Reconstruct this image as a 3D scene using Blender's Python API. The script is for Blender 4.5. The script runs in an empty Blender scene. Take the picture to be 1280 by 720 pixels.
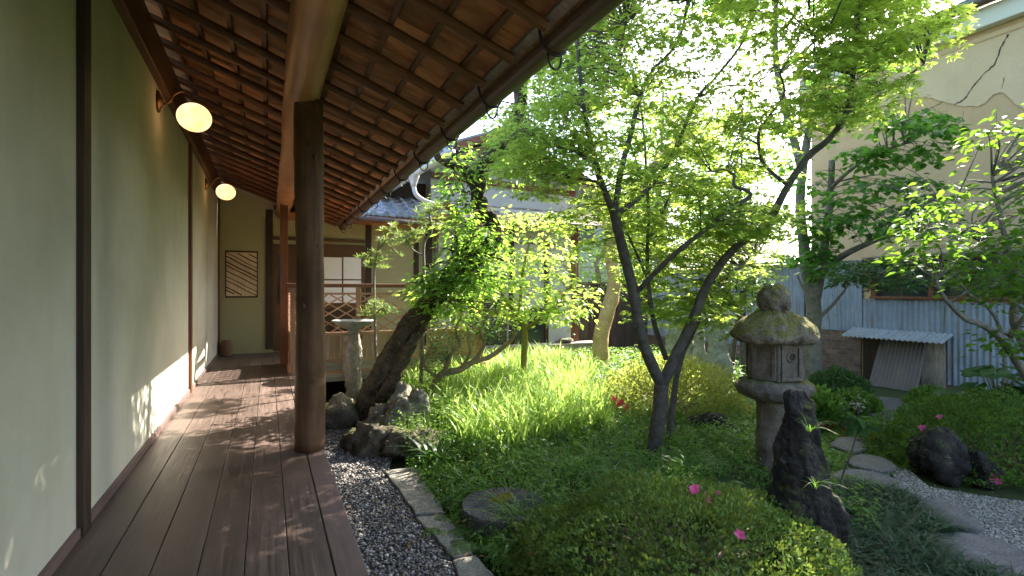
import bpy, bmesh, math, random
import numpy as np
from mathutils import Vector, Matrix, noise as mnoise

# ------------------------------------------------------------------ camera, sky, sun, exposure
SC = bpy.context.scene
COL = SC.collection
YAW = math.radians(25.5)
SA, CA = math.sin(YAW), math.cos(YAW)
EYE = 1.55
cam_d = bpy.data.cameras.new('camera')
cam = bpy.data.objects.new('camera', cam_d)
COL.objects.link(cam)
cam_d.sensor_width = 36.0
cam_d.lens = 18.0
cam_d.shift_y = 4.0 / 1280
cam_d.clip_start = 0.02
cam_d.clip_end = 2000
cam.location = (0, 0, EYE)
cam.rotation_euler = (math.pi / 2, 0, -YAW)
SC.camera = cam

SUN_AZ = math.radians(70.0)          # from +Y towards +X
SUN_EL = math.radians(39.7)
SUN_DIR = Vector((math.sin(SUN_AZ) * math.cos(SUN_EL), math.cos(SUN_AZ) * math.cos(SUN_EL), math.sin(SUN_EL)))
world = bpy.data.worlds.new('World')
SC.world = world
world.use_nodes = True
wn = world.node_tree.nodes
wl = world.node_tree.links
bg = wn['Background']
sky = wn.new('ShaderNodeTexSky')
sky.sky_type = 'NISHITA'
sky.sun_disc = False
sky.sun_elevation = SUN_EL
sky.sun_rotation = SUN_AZ
sky.air_density = 1.0
sky.dust_density = 2.5
sky.ozone_density = 1.0
wl.new(sky.outputs[0], bg.inputs[0])
bg.inputs[1].default_value = 0.135
sun_d = bpy.data.lights.new('sun', 'SUN')
sun_d.energy = 5.0
sun_d.angle = math.radians(0.5)
sun_d.color = (1.0, 0.93, 0.82)
sun = bpy.data.objects.new('sun', sun_d)
COL.objects.link(sun)
sun.location = (12, 8, 14)
sun.rotation_euler = (-SUN_DIR).to_track_quat('-Z', 'Y').to_euler()

SC.view_settings.view_transform = 'Standard'
SC.view_settings.look = 'None'
SC.view_settings.gamma = 1
SC.view_settings.exposure = 2.6
SC.view_settings.use_curve_mapping = False
cy = SC.cycles
cy.use_denoising = True
cy.max_bounces = 8
cy.diffuse_bounces = 4
cy.glossy_bounces = 3
cy.transmission_bounces = 6
cy.caustics_reflective = False
cy.caustics_refractive = False
cy.sample_clamp_indirect = 5.0
cy.use_adaptive_sampling = True
cy.adaptive_threshold = 0.02

R = random.Random(7)
NR = np.random.default_rng(7)


# ------------------------------------------------------------------ place finding (a direction in the view and a distance give a point)
def PT(u, v, d):
    x = (u - 640) / 640.0
    y = (v - 364) / 640.0
    return Vector((d * (SA + x * CA), d * (CA - x * SA), EYE - d * y))


def G(u, v, z=0.0):
    return PT(u, v, 640.0 * (EYE - z) / (v - 364))


def PX(u, v, X):
    x = (u - 640) / 640.0
    return PT(u, v, X / (SA + x * CA))


def PY(u, v, Y):
    x = (u - 640) / 640.0
    return PT(u, v, Y / (CA - x * SA))


# ------------------------------------------------------------------ materials
def nodes_of(m):
    m.use_nodes = True
    return m.node_tree.nodes, m.node_tree.links


def ramp(n, stops):
    r = n.new('ShaderNodeValToRGB')
    e = r.color_ramp.elements
    while len(e) < len(stops):
        e.new(0.5)
    for i, (p, c) in enumerate(stops):
        e[i].position = p
        e[i].color = (c[0], c[1], c[2], 1)
    return r


def tex_noise(n, l, vec, scale, detail=6, rough=0.6):
    t = n.new('ShaderNodeTexNoise')
    t.inputs['Scale'].default_value = scale
    t.inputs['Detail'].default_value = detail
    t.inputs['Roughness'].default_value = rough
    l.new(vec, t.inputs['Vector'])
    return t


def mapping(n, l, scale=(1, 1, 1), coord='Object'):
    tc = n.new('ShaderNodeTexCoord')
    mp = n.new('ShaderNodeMapping')
    mp.inputs['Scale'].default_value = scale
    l.new(tc.outputs[coord], mp.inputs['Vector'])
    return mp.outputs['Vector']


def mixc(n, l, fac, a, b, mode='MIX'):
    m = n.new('ShaderNodeMix')
    m.data_type = 'RGBA'
    m.blend_type = mode
    for sock, val in ((m.inputs[0], fac), (m.inputs[6], a), (m.inputs[7], b)):
        if hasattr(val, 'links') or hasattr(val, 'is_linked'):
            l.new(val, sock)
        elif isinstance(val, (int, float)):
            sock.default_value = val
        else:
            sock.default_value = (val[0], val[1], val[2], 1)
    return m.outputs[2]


def bump(n, l, height, strength, dist=0.01):
    b = n.new('ShaderNodeBump')
    b.inputs['Strength'].default_value = strength
    b.inputs['Distance'].default_value = dist
    l.new(height, b.inputs['Height'])
    return b.outputs['Normal']


def rand_island(n):
    return n.new('ShaderNodeNewGeometry').outputs['Random Per Island']


def mapr(n, l, val, a, b, c, d):
    m = n.new('ShaderNodeMapRange')
    m.inputs[1].default_value = a
    m.inputs[2].default_value = b
    m.inputs[3].default_value = c
    m.inputs[4].default_value = d
    l.new(val, m.inputs[0])
    return m.outputs[0]


def hsv(n, l, col, val=None, hue=None):
    h = n.new('ShaderNodeHueSaturation')
    l.new(col, h.inputs['Color'])
    if val is not None:
        l.new(val, h.inputs['Value'])
    if hue is not None:
        l.new(hue, h.inputs['Hue'])
    return h.outputs[0]


def wood(name, dark, light, axis='Y', fine=1.0, rough=0.6, bmp=0.3, island=0.25, blotch=0.3, spec=0.3):
    """Grain stretched along one axis, blotches, and a tone per board."""
    m = bpy.data.materials.new(name)
    n, l = nodes_of(m)
    p = n['Principled BSDF']
    s = {'X': (1.2, 26, 26), 'Y': (26, 1.2, 26), 'Z': (26, 26, 1.2)}[axis]
    geo = n.new('ShaderNodeNewGeometry')
    tc = n.new('ShaderNodeTexCoord')
    off = n.new('ShaderNodeVectorMath')
    off.operation = 'SCALE'
    comb = n.new('ShaderNodeCombineXYZ')
    for i in range(3):
        l.new(geo.outputs['Random Per Island'], comb.inputs[i])
    l.new(comb.outputs[0], off.inputs[0])
    off.inputs['Scale'].default_value = 37.0
    add = n.new('ShaderNodeVectorMath')
    l.new(tc.outputs['Object'], add.inputs[0])
    l.new(off.outputs[0], add.inputs[1])
    mp = n.new('ShaderNodeMapping')
    mp.inputs['Scale'].default_value = [q * fine for q in s]
    l.new(add.outputs[0], mp.inputs['Vector'])
    g = tex_noise(n, l, mp.outputs[0], 1.6, 8, 0.65)
    big = tex_noise(n, l, add.outputs[0], 1.8, 5, 0.6)
    c = ramp(n, [(0.30, dark), (0.52, [(a + b) / 2 for a, b in zip(dark, light)]), (0.72, light)])
    l.new(g.outputs['Fac'], c.inputs['Fac'])
    v1 = mapr(n, l, geo.outputs['Random Per Island'], 0, 1, 1 - island, 1 + island)
    v2 = mapr(n, l, big.outputs['Fac'], 0.3, 0.7, 1 - blotch, 1 + blotch)
    mul = n.new('ShaderNodeMath')
    mul.operation = 'MULTIPLY'
    l.new(v1, mul.inputs[0])
    l.new(v2, mul.inputs[1])
    l.new(hsv(n, l, c.outputs[0], mul.outputs[0]), p.inputs['Base Color'])
    rr = mapr(n, l, g.outputs['Fac'], 0.3, 0.7, rough - 0.08, rough + 0.12)
    l.new(rr, p.inputs['Roughness'])
    p.inputs['Specular IOR Level'].default_value = spec
    l.new(bump(n, l, g.outputs['Fac'], bmp, 0.004), p.inputs['Normal'])
    return m


def plaster(name, base, stain, amount=0.5, rough=0.9, fine=220, bmp=0.12):
    m = bpy.data.materials.new(name)
    n, l = nodes_of(m)
    p = n['Principled BSDF']
    v = mapping(n, l)
    a = tex_noise(n, l, v, 0.9, 8, 0.62)
    b = tex_noise(n, l, v, fine, 3, 0.6)
    vs = mapping(n, l, (3.2, 3.2, 0.5))
    s = tex_noise(n, l, vs, 1.5, 6, 0.65)
    f = mapr(n, l, a.outputs['Fac'], 0.42, 0.72, 0.0, amount)
    c1 = mixc(n, l, f, base, stain)
    f2 = mapr(n, l, s.outputs['Fac'], 0.5, 0.75, 0.0, amount * 0.35)
    c2 = mixc(n, l, f2, c1, stain)
    fb = mapr(n, l, b.outputs['Fac'], 0.3, 0.7, 0.93, 1.06)
    l.new(hsv(n, l, c2, fb), p.inputs['Base Color'])
    p.inputs['Roughness'].default_value = rough
    p.inputs['Specular IOR Level'].default_value = 0.15
    l.new(bump(n, l, b.outputs['Fac'], bmp, 0.003), p.inputs['Normal'])
    return m


def stone(name, c1, c2, moss=0.0, mosscol=(0.10, 0.12, 0.025), scale=6.0, rough=0.85, bmp=0.7, lichen=0.0):
    m = bpy.data.materials.new(name)
    n, l = nodes_of(m)
    p = n['Principled BSDF']
    v = mapping(n, l)
    a = tex_noise(n, l, v, scale, 10, 0.68)
    b = tex_noise(n, l, v, scale * 11, 4, 0.6)
    c = ramp(n, [(0.3, c1), (0.7, c2)])
    l.new(a.outputs['Fac'], c.inputs['Fac'])
    sp = mapr(n, l, b.outputs['Fac'], 0.3, 0.7, 0.6, 1.4)
    col = hsv(n, l, c.outputs[0], sp)
    if lichen > 0:
        vo = tex_noise(n, l, v, scale * 2.3, 5, 0.75)
        f = mapr(n, l, vo.outputs['Fac'], 0.60, 0.68, 0.0, lichen)
        col = mixc(n, l, f, col, (0.42, 0.43, 0.38))
    if moss > 0:
        geo = n.new('ShaderNodeNewGeometry')
        sx = n.new('ShaderNodeSeparateXYZ')
        l.new(geo.outputs['Normal'], sx.inputs[0])
        k = tex_noise(n, l, v, scale * 0.9, 7, 0.7)
        ad = n.new('ShaderNodeMath')
        ad.operation = 'MULTIPLY_ADD'
        l.new(sx.outputs['Z'], ad.inputs[0])
        ad.inputs[1].default_value = 0.22
        l.new(k.outputs['Fac'], ad.inputs[2])
        f = mapr(n, l, ad.outputs[0], 0.72 - 0.30 * moss, 0.86 - 0.30 * moss, 0.0, 0.95)
        mc = ramp(n, [(0.3, [q * 0.5 for q in mosscol]), (0.7, [q * 1.5 for q in mosscol])])
        l.new(b.outputs['Fac'], mc.inputs['Fac'])
        col = mixc(n, l, f, col, mc.outputs[0])
    l.new(col, p.inputs['Base Color'])
    p.inputs['Roughness'].default_value = rough
    p.inputs['Specular IOR Level'].default_value = 0.25
    ad2 = n.new('ShaderNodeMath')
    ad2.operation = 'MULTIPLY_ADD'
    l.new(b.outputs['Fac'], ad2.inputs[0])
    ad2.inputs[1].default_value = 0.35
    l.new(a.outputs['Fac'], ad2.inputs[2])
    l.new(bump(n, l, ad2.outputs[0], bmp, 0.03), p.inputs['Normal'])
    return m


def leaf_mat(name, dark, light, trans, tmix=0.45, rough=0.45, spec=0.35, old=None):
    m = bpy.data.materials.new(name)
    n, l = nodes_of(m)
    p = n['Principled BSDF']
    r = rand_island(n)
    stops = [(0.0, dark), (0.85, light)]
    if old:
        stops = [(0.0, dark), (0.80, light), (0.93, light), (0.97, old)]
    c = ramp(n, stops)
    l.new(r, c.inputs['Fac'])
    v = mapping(n, l)
    big = tex_noise(n, l, v, 2.2, 3, 0.5)
    val = mapr(n, l, big.outputs['Fac'], 0.3, 0.7, 0.78, 1.22)
    col = hsv(n, l, c.outputs[0], val)
    l.new(col, p.inputs['Base Color'])
    p.inputs['Roughness'].default_value = rough
    p.inputs['Specular IOR Level'].default_value = spec
    t = n.new('ShaderNodeBsdfTranslucent')
    tcol = mixc(n, l, mapr(n, l, r, 0, 1, 0.0, 0.5), trans, [min(1, q * 1.5) for q in trans])
    l.new(tcol, t.inputs['Color'])
    mx = n.new('ShaderNodeMixShader')
    mx.inputs[0].default_value = tmix
    l.new(p.outputs[0], mx.inputs[1])
    l.new(t.outputs[0], mx.inputs[2])
    l.new(mx.outputs[0], n['Material Output'].inputs['Surface'])
    return m


def flat(name, col, rough=0.6, metal=0.0, spec=0.4, vary=0.15, scale=14):
    m = bpy.data.materials.new(name)
    n, l = nodes_of(m)
    p = n['Principled BSDF']
    v = mapping(n, l)
    a = tex_noise(n, l, v, scale, 6, 0.65)
    rgb = n.new('ShaderNodeRGB')
    rgb.outputs[0].default_value = (col[0], col[1], col[2], 1)
    l.new(hsv(n, l, rgb.outputs[0], mapr(n, l, a.outputs['Fac'], 0.3, 0.7, 1 - vary, 1 + vary)), p.inputs['Base Color'])
    l.new(mapr(n, l, a.outputs['Fac'], 0.3, 0.7, max(0.03, rough - 0.1), min(1, rough + 0.1)), p.inputs['Roughness'])
    p.inputs['Metallic'].default_value = metal
    p.inputs['Specular IOR Level'].default_value = spec
    return m


def pebble_mat(name, stops):
    m = bpy.data.materials.new(name)
    n, l = nodes_of(m)
    p = n['Principled BSDF']
    c = ramp(n, stops)
    c.color_ramp.interpolation = 'LINEAR'
    l.new(rand_island(n), c.inputs['Fac'])
    v = mapping(n, l)
    a = tex_noise(n, l, v, 90, 4, 0.6)
    l.new(hsv(n, l, c.outputs[0], mapr(n, l, a.outputs['Fac'], 0.3, 0.7, 0.75, 1.25)), p.inputs['Base Color'])
    p.inputs['Roughness'].default_value = 0.75
    return m


M = {}
M['wall'] = plaster('green_grey_plaster', (0.49, 0.47, 0.39), (0.33, 0.31, 0.235), 0.8)
M['wall_end'] = plaster('ochre_green_plaster', (0.34, 0.33, 0.21), (0.25, 0.24, 0.15), 0.4)
M['white_plaster'] = plaster('white_plaster', (0.46, 0.46, 0.455), (0.33, 0.33, 0.315), 0.6)
M['grey_plaster'] = plaster('grey_plaster', (0.42, 0.42, 0.37), (0.32, 0.32, 0.28), 0.4)
M['tan_plaster'] = plaster('tan_plaster', (0.58, 0.42, 0.265), (0.40, 0.265, 0.15), 0.7, 0.92, 90, 0.25)
M['tan_pale'] = plaster('pale_tan_plaster', (0.64, 0.50, 0.35), (0.50, 0.34, 0.21), 0.6, 0.92, 90, 0.25)
M['fascia'] = plaster('white_fascia', (0.72, 0.71, 0.71), (0.58, 0.57, 0.56), 0.3, 0.7)
M['post'] = wood('dark_post_wood', (0.020, 0.012, 0.008), (0.055, 0.032, 0.020), 'Z', 1, 0.55)
M['red_wood_z'] = wood('red_brown_post_wood', (0.10, 0.035, 0.018), (0.20, 0.085, 0.045), 'Z', 1, 0.5)
M['red_wood_x'] = wood('red_brown_beam_wood', (0.10, 0.035, 0.018), (0.20, 0.085, 0.045), 'X', 1, 0.5)
M['plate'] = wood('brown_plate_wood', (0.06, 0.028, 0.013), (0.13, 0.06, 0.028), 'Y', 1, 0.5)
M['beam'] = wood('peeled_log_beam', (0.31, 0.125, 0.06), (0.50, 0.25, 0.13), 'Y', 0.8, 0.42, 0.25, 0.1, 0.3, 0.45)
M['pillar'] = wood('brown_log_pillar', (0.045, 0.022, 0.011), (0.13, 0.068, 0.036), 'Z', 0.7, 0.62, 0.5, 0.1, 0.5, 0.2)
M['rafter'] = wood('log_rafter_wood', (0.07, 0.028, 0.013), (0.18, 0.080, 0.038), 'X', 0.8, 0.5, 0.3, 0.25)
M['batten'] = wood('batten_wood', (0.085, 0.04, 0.02), (0.20, 0.10, 0.05), 'Y', 1, 0.5)
M['ceil'] = wood('ceiling_board_wood', (0.20, 0.078, 0.033), (0.48, 0.225, 0.10), 'X', 0.5, 0.55, 0.3, 0.35, 0.5)
M['deck'] = wood('deck_wood', (0.062, 0.043, 0.036), (0.160, 0.115, 0.095), 'Y', 1.4, 0.40, 0.35, 0.16, 0.22, 0.35)
M['deck_edge'] = wood('deck_edge_wood', (0.10, 0.067, 0.060), (0.16, 0.108, 0.098), 'Y', 1.2, 0.5, 0.25, 0.1, 0.2)
M['rail'] = wood('rail_wood', (0.27, 0.145, 0.09), (0.46, 0.285, 0.185), 'X', 1, 0.6)
M['panel_board'] = wood('railing_board_wood', (0.25, 0.165, 0.115), (0.44, 0.32, 0.235), 'Z', 1, 0.7, 0.3, 0.2, 0.3)
M['rail_z'] = wood('rail_post_wood', (0.20, 0.10, 0.06), (0.38, 0.22, 0.14), 'Z', 1, 0.6)
M['grey_wood_x'] = wood('grey_weathered_wood', (0.18, 0.155, 0.13), (0.36, 0.32, 0.27), 'X', 1, 0.75)
M['board_z'] = wood('weathered_board', (0.16, 0.125, 0.10), (0.34, 0.28, 0.23), 'Z', 0.9, 0.75, 0.4, 0.15, 0.5)
M['fence'] = wood('brown_fence_wood', (0.06, 0.042, 0.034), (0.115, 0.082, 0.064), 'Z', 1, 0.7)
M['pale_wood'] = wood('pale_thin_wood', (0.45, 0.33, 0.24), (0.62, 0.50, 0.38), 'Z', 1, 0.6)
M['gutter'] = flat('brown_gutter_paint', (0.075, 0.048, 0.040), 0.42, 0, 0.45)
M['iron'] = flat('black_iron', (0.014, 0.012, 0.012), 0.45, 0.3)
M['grey_pvc'] = flat('grey_pipe', (0.36, 0.36, 0.37), 0.4, 0, 0.5, 0.08)
M['tile'] = flat('blue_grey_roof_tile', (0.17, 0.185, 0.215), 0.38, 0, 0.6, 0.35, 9)
M['shingle'] = wood('bark_shingle', (0.16, 0.125, 0.105), (0.34, 0.28, 0.24), 'Y', 0.6, 0.8, 0.5, 0.4, 0.4)
M['glass'] = flat('dark_glass', (0.02, 0.026, 0.03), 0.08, 0, 0.6, 0.1)
M['paper'] = flat('shoji_paper', (0.74, 0.77, 0.86), 0.8, 0, 0.1, 0.03)
M['copper'] = flat('aged_copper', (0.16, 0.075, 0.035), 0.35, 0.8)
M['basket'] = wood('basket_straw', (0.09, 0.05, 0.03), (0.24, 0.14, 0.08), 'Z', 2, 0.8)
M['berry'] = flat('red_berry', (0.35, 0.008, 0.012), 0.3, 0, 0.5)
M['brick'] = None


def brick_mat():
    m = bpy.data.materials.new('dark_brick')
    n, l = nodes_of(m)
    p = n['Principled BSDF']
    tc = n.new('ShaderNodeTexCoord')
    mp = n.new('ShaderNodeMapping')
    mp.inputs['Rotation'].default_value = (math.radians(90), 0, math.radians(90))
    l.new(tc.outputs['Object'], mp.inputs['Vector'])
    sep = n.new('ShaderNodeSeparateXYZ')
    l.new(tc.outputs['Object'], sep.inputs[0])
    cb = n.new('ShaderNodeCombineXYZ')
    l.new(sep.outputs['Y'], cb.inputs[0])
    l.new(sep.outputs['Z'], cb.inputs[1])
    b = n.new('ShaderNodeTexBrick')
    b.inputs['Scale'].default_value = 4.4
    b.inputs['Color1'].default_value = (0.20, 0.125, 0.09, 1)
    b.inputs['Color2'].default_value = (0.11, 0.078, 0.062, 1)
    b.inputs['Mortar'].default_value = (0.16, 0.145, 0.125, 1)
    b.inputs['Mortar Size'].default_value = 0.018
    b.inputs['Brick Width'].default_value = 0.9
    b.inputs['Row Height'].default_value = 0.29
    l.new(cb.outputs[0], b.inputs['Vector'])
    v = mapping(n, l)
    a = tex_noise(n, l, v, 7, 8, 0.7)
    l.new(hsv(n, l, b.outputs[0], mapr(n, l, a.outputs['Fac'], 0.3, 0.7, 0.55, 1.35)), p.inputs['Base Color'])
    p.inputs['Roughness'].default_value = 0.9
    l.new(bump(n, l, b.outputs['Fac'], -0.6, 0.01), p.inputs['Normal'])
    return m


def corrugated_mat(name, base, rust_amt):
    m = bpy.data.materials.new(name)
    n, l = nodes_of(m)
    p = n['Principled BSDF']
    v1 = mapping(n, l, (9, 9, 0.7))
    a = tex_noise(n, l, v1, 1.6, 8, 0.7)
    v2 = mapping(n, l, (1, 1, 1))
    b = tex_noise(n, l, v2, 3.0, 8, 0.7)
    c0 = ramp(n, [(0.3, [q * 0.78 for q in base]), (0.7, [min(1, q * 1.15) for q in base])])
    l.new(b.outputs['Fac'], c0.inputs['Fac'])
    f = mapr(n, l, a.outputs['Fac'], 0.52, 0.68, 0.0, rust_amt)
    c = mixc(n, l, f, c0.outputs[0], (0.20, 0.115, 0.065))
    vo = n.new('ShaderNodeTexVoronoi')
    vo.inputs['Scale'].default_value = 5.0
    l.new(v2, vo.inputs['Vector'])
    f2 = mapr(n, l, vo.outputs['Distance'], 0.03, 0.07, 0.8, 0.0)
    c = mixc(n, l, f2, c, (0.07, 0.045, 0.04))
    l.new(c, p.inputs['Base Color'])
    p.inputs['Roughness'].default_value = 0.55
    p.inputs['Specular IOR Level'].default_value = 0.35
    return m


M['brick'] = brick_mat()
M['corr'] = corrugated_mat('blue_grey_corrugated_iron', (0.245, 0.295, 0.365), 0.85)
M['corr_awn'] = corrugated_mat('pale_corrugated_iron', (0.34, 0.355, 0.37), 0.5)
M['corr_brown'] = corrugated_mat('brown_corrugated_iron', (0.125, 0.105, 0.095), 0.5)

M['soil'] = stone('garden_soil', (0.035, 0.028, 0.018), (0.09, 0.070, 0.045), 0.55, (0.035, 0.055, 0.012), 3.0, 0.95, 0.6)
M['lantern'] = stone('lantern_granite', (0.07, 0.06, 0.05), (0.20, 0.175, 0.145), 0.22, (0.12, 0.115, 0.03), 9, 0.9, 1.0, 0.25)
M['lantern_top'] = stone('mossy_lantern_granite', (0.085, 0.068, 0.05), (0.24, 0.20, 0.155), 0.62, (0.13, 0.125, 0.03), 6, 0.92, 1.0, 0.2)
M['lantern_body'] = stone('bare_lantern_granite', (0.075, 0.06, 0.047), (0.20, 0.165, 0.13), 0.1, (0.11, 0.11, 0.03), 9, 0.9, 0.8, 0.1)
M['dark_rock'] = stone('dark_wet_rock', (0.007, 0.006, 0.006), (0.038, 0.034, 0.030), 0.30, (0.045, 0.05, 0.012), 6, 0.75, 1.0, 0.35)
M['dark_rock_moss'] = stone('dark_mossy_rock', (0.006, 0.005, 0.005), (0.032, 0.028, 0.025), 0.50, (0.045, 0.05, 0.010), 5, 0.78, 1.0, 0.15)
M['rock'] = stone('grey_rock', (0.06, 0.054, 0.044), (0.27, 0.245, 0.205), 0.32, (0.09, 0.10, 0.025), 7, 0.9, 1.0, 0.35)
M['rock_brown'] = stone('brown_rock', (0.05, 0.04, 0.029), (0.19, 0.155, 0.115), 0.36, (0.09, 0.10, 0.025), 5, 0.9, 1.0, 0.2)
M['green_stone'] = stone('green_schist', (0.14, 0.15, 0.115), (0.36, 0.36, 0.29), 0.25, (0.10, 0.12, 0.03), 6, 0.85, 0.9, 0.3)
M['slab'] = stone('grey_slab', (0.12, 0.112, 0.095), (0.28, 0.26, 0.225), 0.0, (0.08, 0.09, 0.02), 7, 0.9, 0.7, 0.3)
M['step'] = stone('path_slab', (0.075, 0.068, 0.07), (0.155, 0.145, 0.147), 0.0, (0.06, 0.08, 0.02), 6, 0.85, 0.6, 0.15)
M['column'] = stone('pale_rough_column', (0.12, 0.10, 0.085), (0.38, 0.33, 0.29), 0.0, (0, 0, 0), 8, 0.9, 1.0, 0.4)
M['bowl'] = stone('grey_stone_bowl', (0.16, 0.17, 0.165), (0.30, 0.31, 0.30), 0.0, (0, 0, 0), 12, 0.6, 0.3)
M['mill'] = stone('worn_millstone', (0.075, 0.068, 0.06), (0.18, 0.165, 0.145), 0.0, (0, 0, 0), 10, 0.9, 0.7)
M['moss'] = stone('yellow_moss', (0.10, 0.085, 0.008), (0.24, 0.21, 0.02), 0, (0, 0, 0), 30, 1.0, 1.0)

M['bark_maple'] = stone('maple_bark', (0.040, 0.034, 0.028), (0.125, 0.108, 0.09), 0.0, (0.07, 0.08, 0.02), 12, 0.8, 0.7, 0.25)
M['bark_plum'] = stone('plum_bark', (0.016, 0.012, 0.008), (0.11, 0.082, 0.052), 0.30, (0.11, 0.10, 0.03), 12, 0.9, 1.0, 0.5)
M['bark_yellow'] = stone('yellow_smooth_bark', (0.34, 0.22, 0.10), (0.58, 0.42, 0.23), 0, (0, 0, 0), 4, 0.7, 0.4)
M['bark_grey'] = stone('grey_bark', (0.11, 0.10, 0.085), (0.26, 0.235, 0.205), 0.05, (0.1, 0.1, 0.03), 10, 0.85, 0.8, 0.4)
M['bark_tan'] = stone('tan_twisted_bark', (0.14, 0.10, 0.06), (0.33, 0.25, 0.16), 0.1, (0.1, 0.1, 0.03), 10, 0.85, 0.8, 0.2)
M['bark_olive'] = stone('olive_bark', (0.13, 0.12, 0.03), (0.27, 0.24, 0.08), 0.0, (0.1, 0.1, 0.03), 10, 0.85, 0.6)

M['maple_leaf'] = leaf_mat('maple_leaf', (0.060, 0.115, 0.024), (0.150, 0.220, 0.045), (0.46, 0.60, 0.09), 0.60, 0.55, 0.18)
M['plum_leaf'] = leaf_mat('plum_leaf', (0.045, 0.115, 0.020), (0.10, 0.20, 0.03), (0.32, 0.55, 0.06), 0.5)
M['bright_leaf'] = leaf_mat('yellow_green_leaf', (0.070, 0.14, 0.02), (0.16, 0.24, 0.04), (0.46, 0.64, 0.09), 0.52, 0.45)
M['heart_leaf'] = leaf_mat('heart_leaf', (0.035, 0.105, 0.025), (0.085, 0.19, 0.04), (0.19, 0.42, 0.05), 0.45)
M['camellia_leaf'] = leaf_mat('glossy_leaf', (0.022, 0.075, 0.014), (0.07, 0.15, 0.022), (0.20, 0.36, 0.03), 0.40, 0.55, 0.15)
M['needle_leaf'] = leaf_mat('narrow_leaf', (0.05, 0.095, 0.025), (0.13, 0.19, 0.05), (0.28, 0.38, 0.08), 0.35)
M['dark_leaf'] = leaf_mat('dark_evergreen_leaf', (0.018, 0.050, 0.015), (0.05, 0.11, 0.03), (0.11, 0.22, 0.04), 0.35, 0.4)
M['matt_leaf'] = leaf_mat('matt_dark_leaf', (0.02, 0.055, 0.018), (0.05, 0.11, 0.03), (0.11, 0.22, 0.04), 0.3, 0.6, 0.1)
M['azalea_leaf'] = leaf_mat('azalea_leaf', (0.042, 0.088, 0.022), (0.140, 0.220, 0.052), (0.22, 0.30, 0.04), 0.32, 0.6, 0.15, (0.12, 0.05, 0.03))
M['azalea_sunny'] = leaf_mat('sunny_azalea_leaf', (0.09, 0.095, 0.022), (0.19, 0.215, 0.045), (0.42, 0.48, 0.09), 0.42, 0.55, 0.2, (0.22, 0.07, 0.04))
M['azalea_green'] = leaf_mat('green_azalea_leaf', (0.030, 0.075, 0.016), (0.085, 0.155, 0.028), (0.20, 0.31, 0.04), 0.32, 0.6, 0.15)
M['grass_leaf'] = leaf_mat('long_grass', (0.08, 0.17, 0.025), (0.24, 0.36, 0.07), (0.48, 0.66, 0.14), 0.42, 0.42, 0.3, (0.30, 0.24, 0.11))
M['mondo_leaf'] = leaf_mat('mondo_grass', (0.006, 0.022, 0.011), (0.034, 0.080, 0.038), (0.05, 0.11, 0.03), 0.2, 0.45, 0.22)
M['under_leaf'] = leaf_mat('undergrowth_leaf', (0.030, 0.085, 0.016), (0.095, 0.185, 0.028), (0.24, 0.42, 0.05), 0.4, 0.45, 0.35, (0.16, 0.11, 0.05))
M['fern_leaf'] = leaf_mat('fern_leaf', (0.035, 0.10, 0.018), (0.085, 0.185, 0.03), (0.22, 0.42, 0.05), 0.42)
M['moss_leaf'] = leaf_mat('path_clover', (0.055, 0.12, 0.015), (0.13, 0.22, 0.03), (0.28, 0.42, 0.05), 0.3)
M['big_leaf'] = leaf_mat('leopard_plant_leaf', (0.030, 0.085, 0.022), (0.06, 0.14, 0.04), (0.12, 0.27, 0.05), 0.28, 0.3, 0.5)
M['litter'] = leaf_mat('fallen_leaf', (0.10, 0.05, 0.02), (0.26, 0.17, 0.06), (0.3, 0.2, 0.06), 0.2, 0.7, 0.1)
M['petal'] = leaf_mat('pink_petal', (0.60, 0.06, 0.22), (0.75, 0.13, 0.33), (0.85, 0.20, 0.42), 0.4)
M['petal_red'] = leaf_mat('red_petal', (0.55, 0.03, 0.06), (0.75, 0.08, 0.14), (0.85, 0.12, 0.18), 0.4)
M['petal_pale'] = leaf_mat('pale_bud', (0.45, 0.40, 0.38), (0.60, 0.52, 0.50), (0.7, 0.6, 0.6), 0.3)
M['gravel'] = pebble_mat('mixed_grey_gravel', [(0.0, (0.04, 0.036, 0.036)), (0.35, (0.12, 0.11, 0.105)), (0.6, (0.19, 0.17, 0.165)), (0.8, (0.18, 0.13, 0.10)), (0.95, (0.45, 0.43, 0.41))])
M['white_gravel'] = pebble_mat('pale_gravel', [(0.0, (0.06, 0.055, 0.05)), (0.4, (0.165, 0.155, 0.148)), (0.8, (0.31, 0.295, 0.28)), (1.0, (0.22, 0.17, 0.14))])
M['gravel_base'] = stone('gravel_bed', (0.10, 0.09, 0.085), (0.30, 0.28, 0.26), 0, (0, 0, 0), 60, 0.9, 1.0)
M['white_base'] = stone('pale_gravel_bed', (0.08, 0.073, 0.068), (0.20, 0.185, 0.175), 0, (0, 0, 0), 60, 0.9, 1.0)


# ------------------------------------------------------------------ mesh tools
ORG = {}


def link(name, me, mat, parent):
    o = bpy.data.objects.new(name, me)
    COL.objects.link(o)
    if mat is not None:
        for q in (mat if isinstance(mat, (list, tuple)) else [mat]):
            me.materials.append(q)
    if parent is not None:
        o.parent = parent
        ORG[o.name] = ORG[parent.name]
    else:
        ORG[o.name] = Vector((0, 0, 0))
    return o


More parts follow.
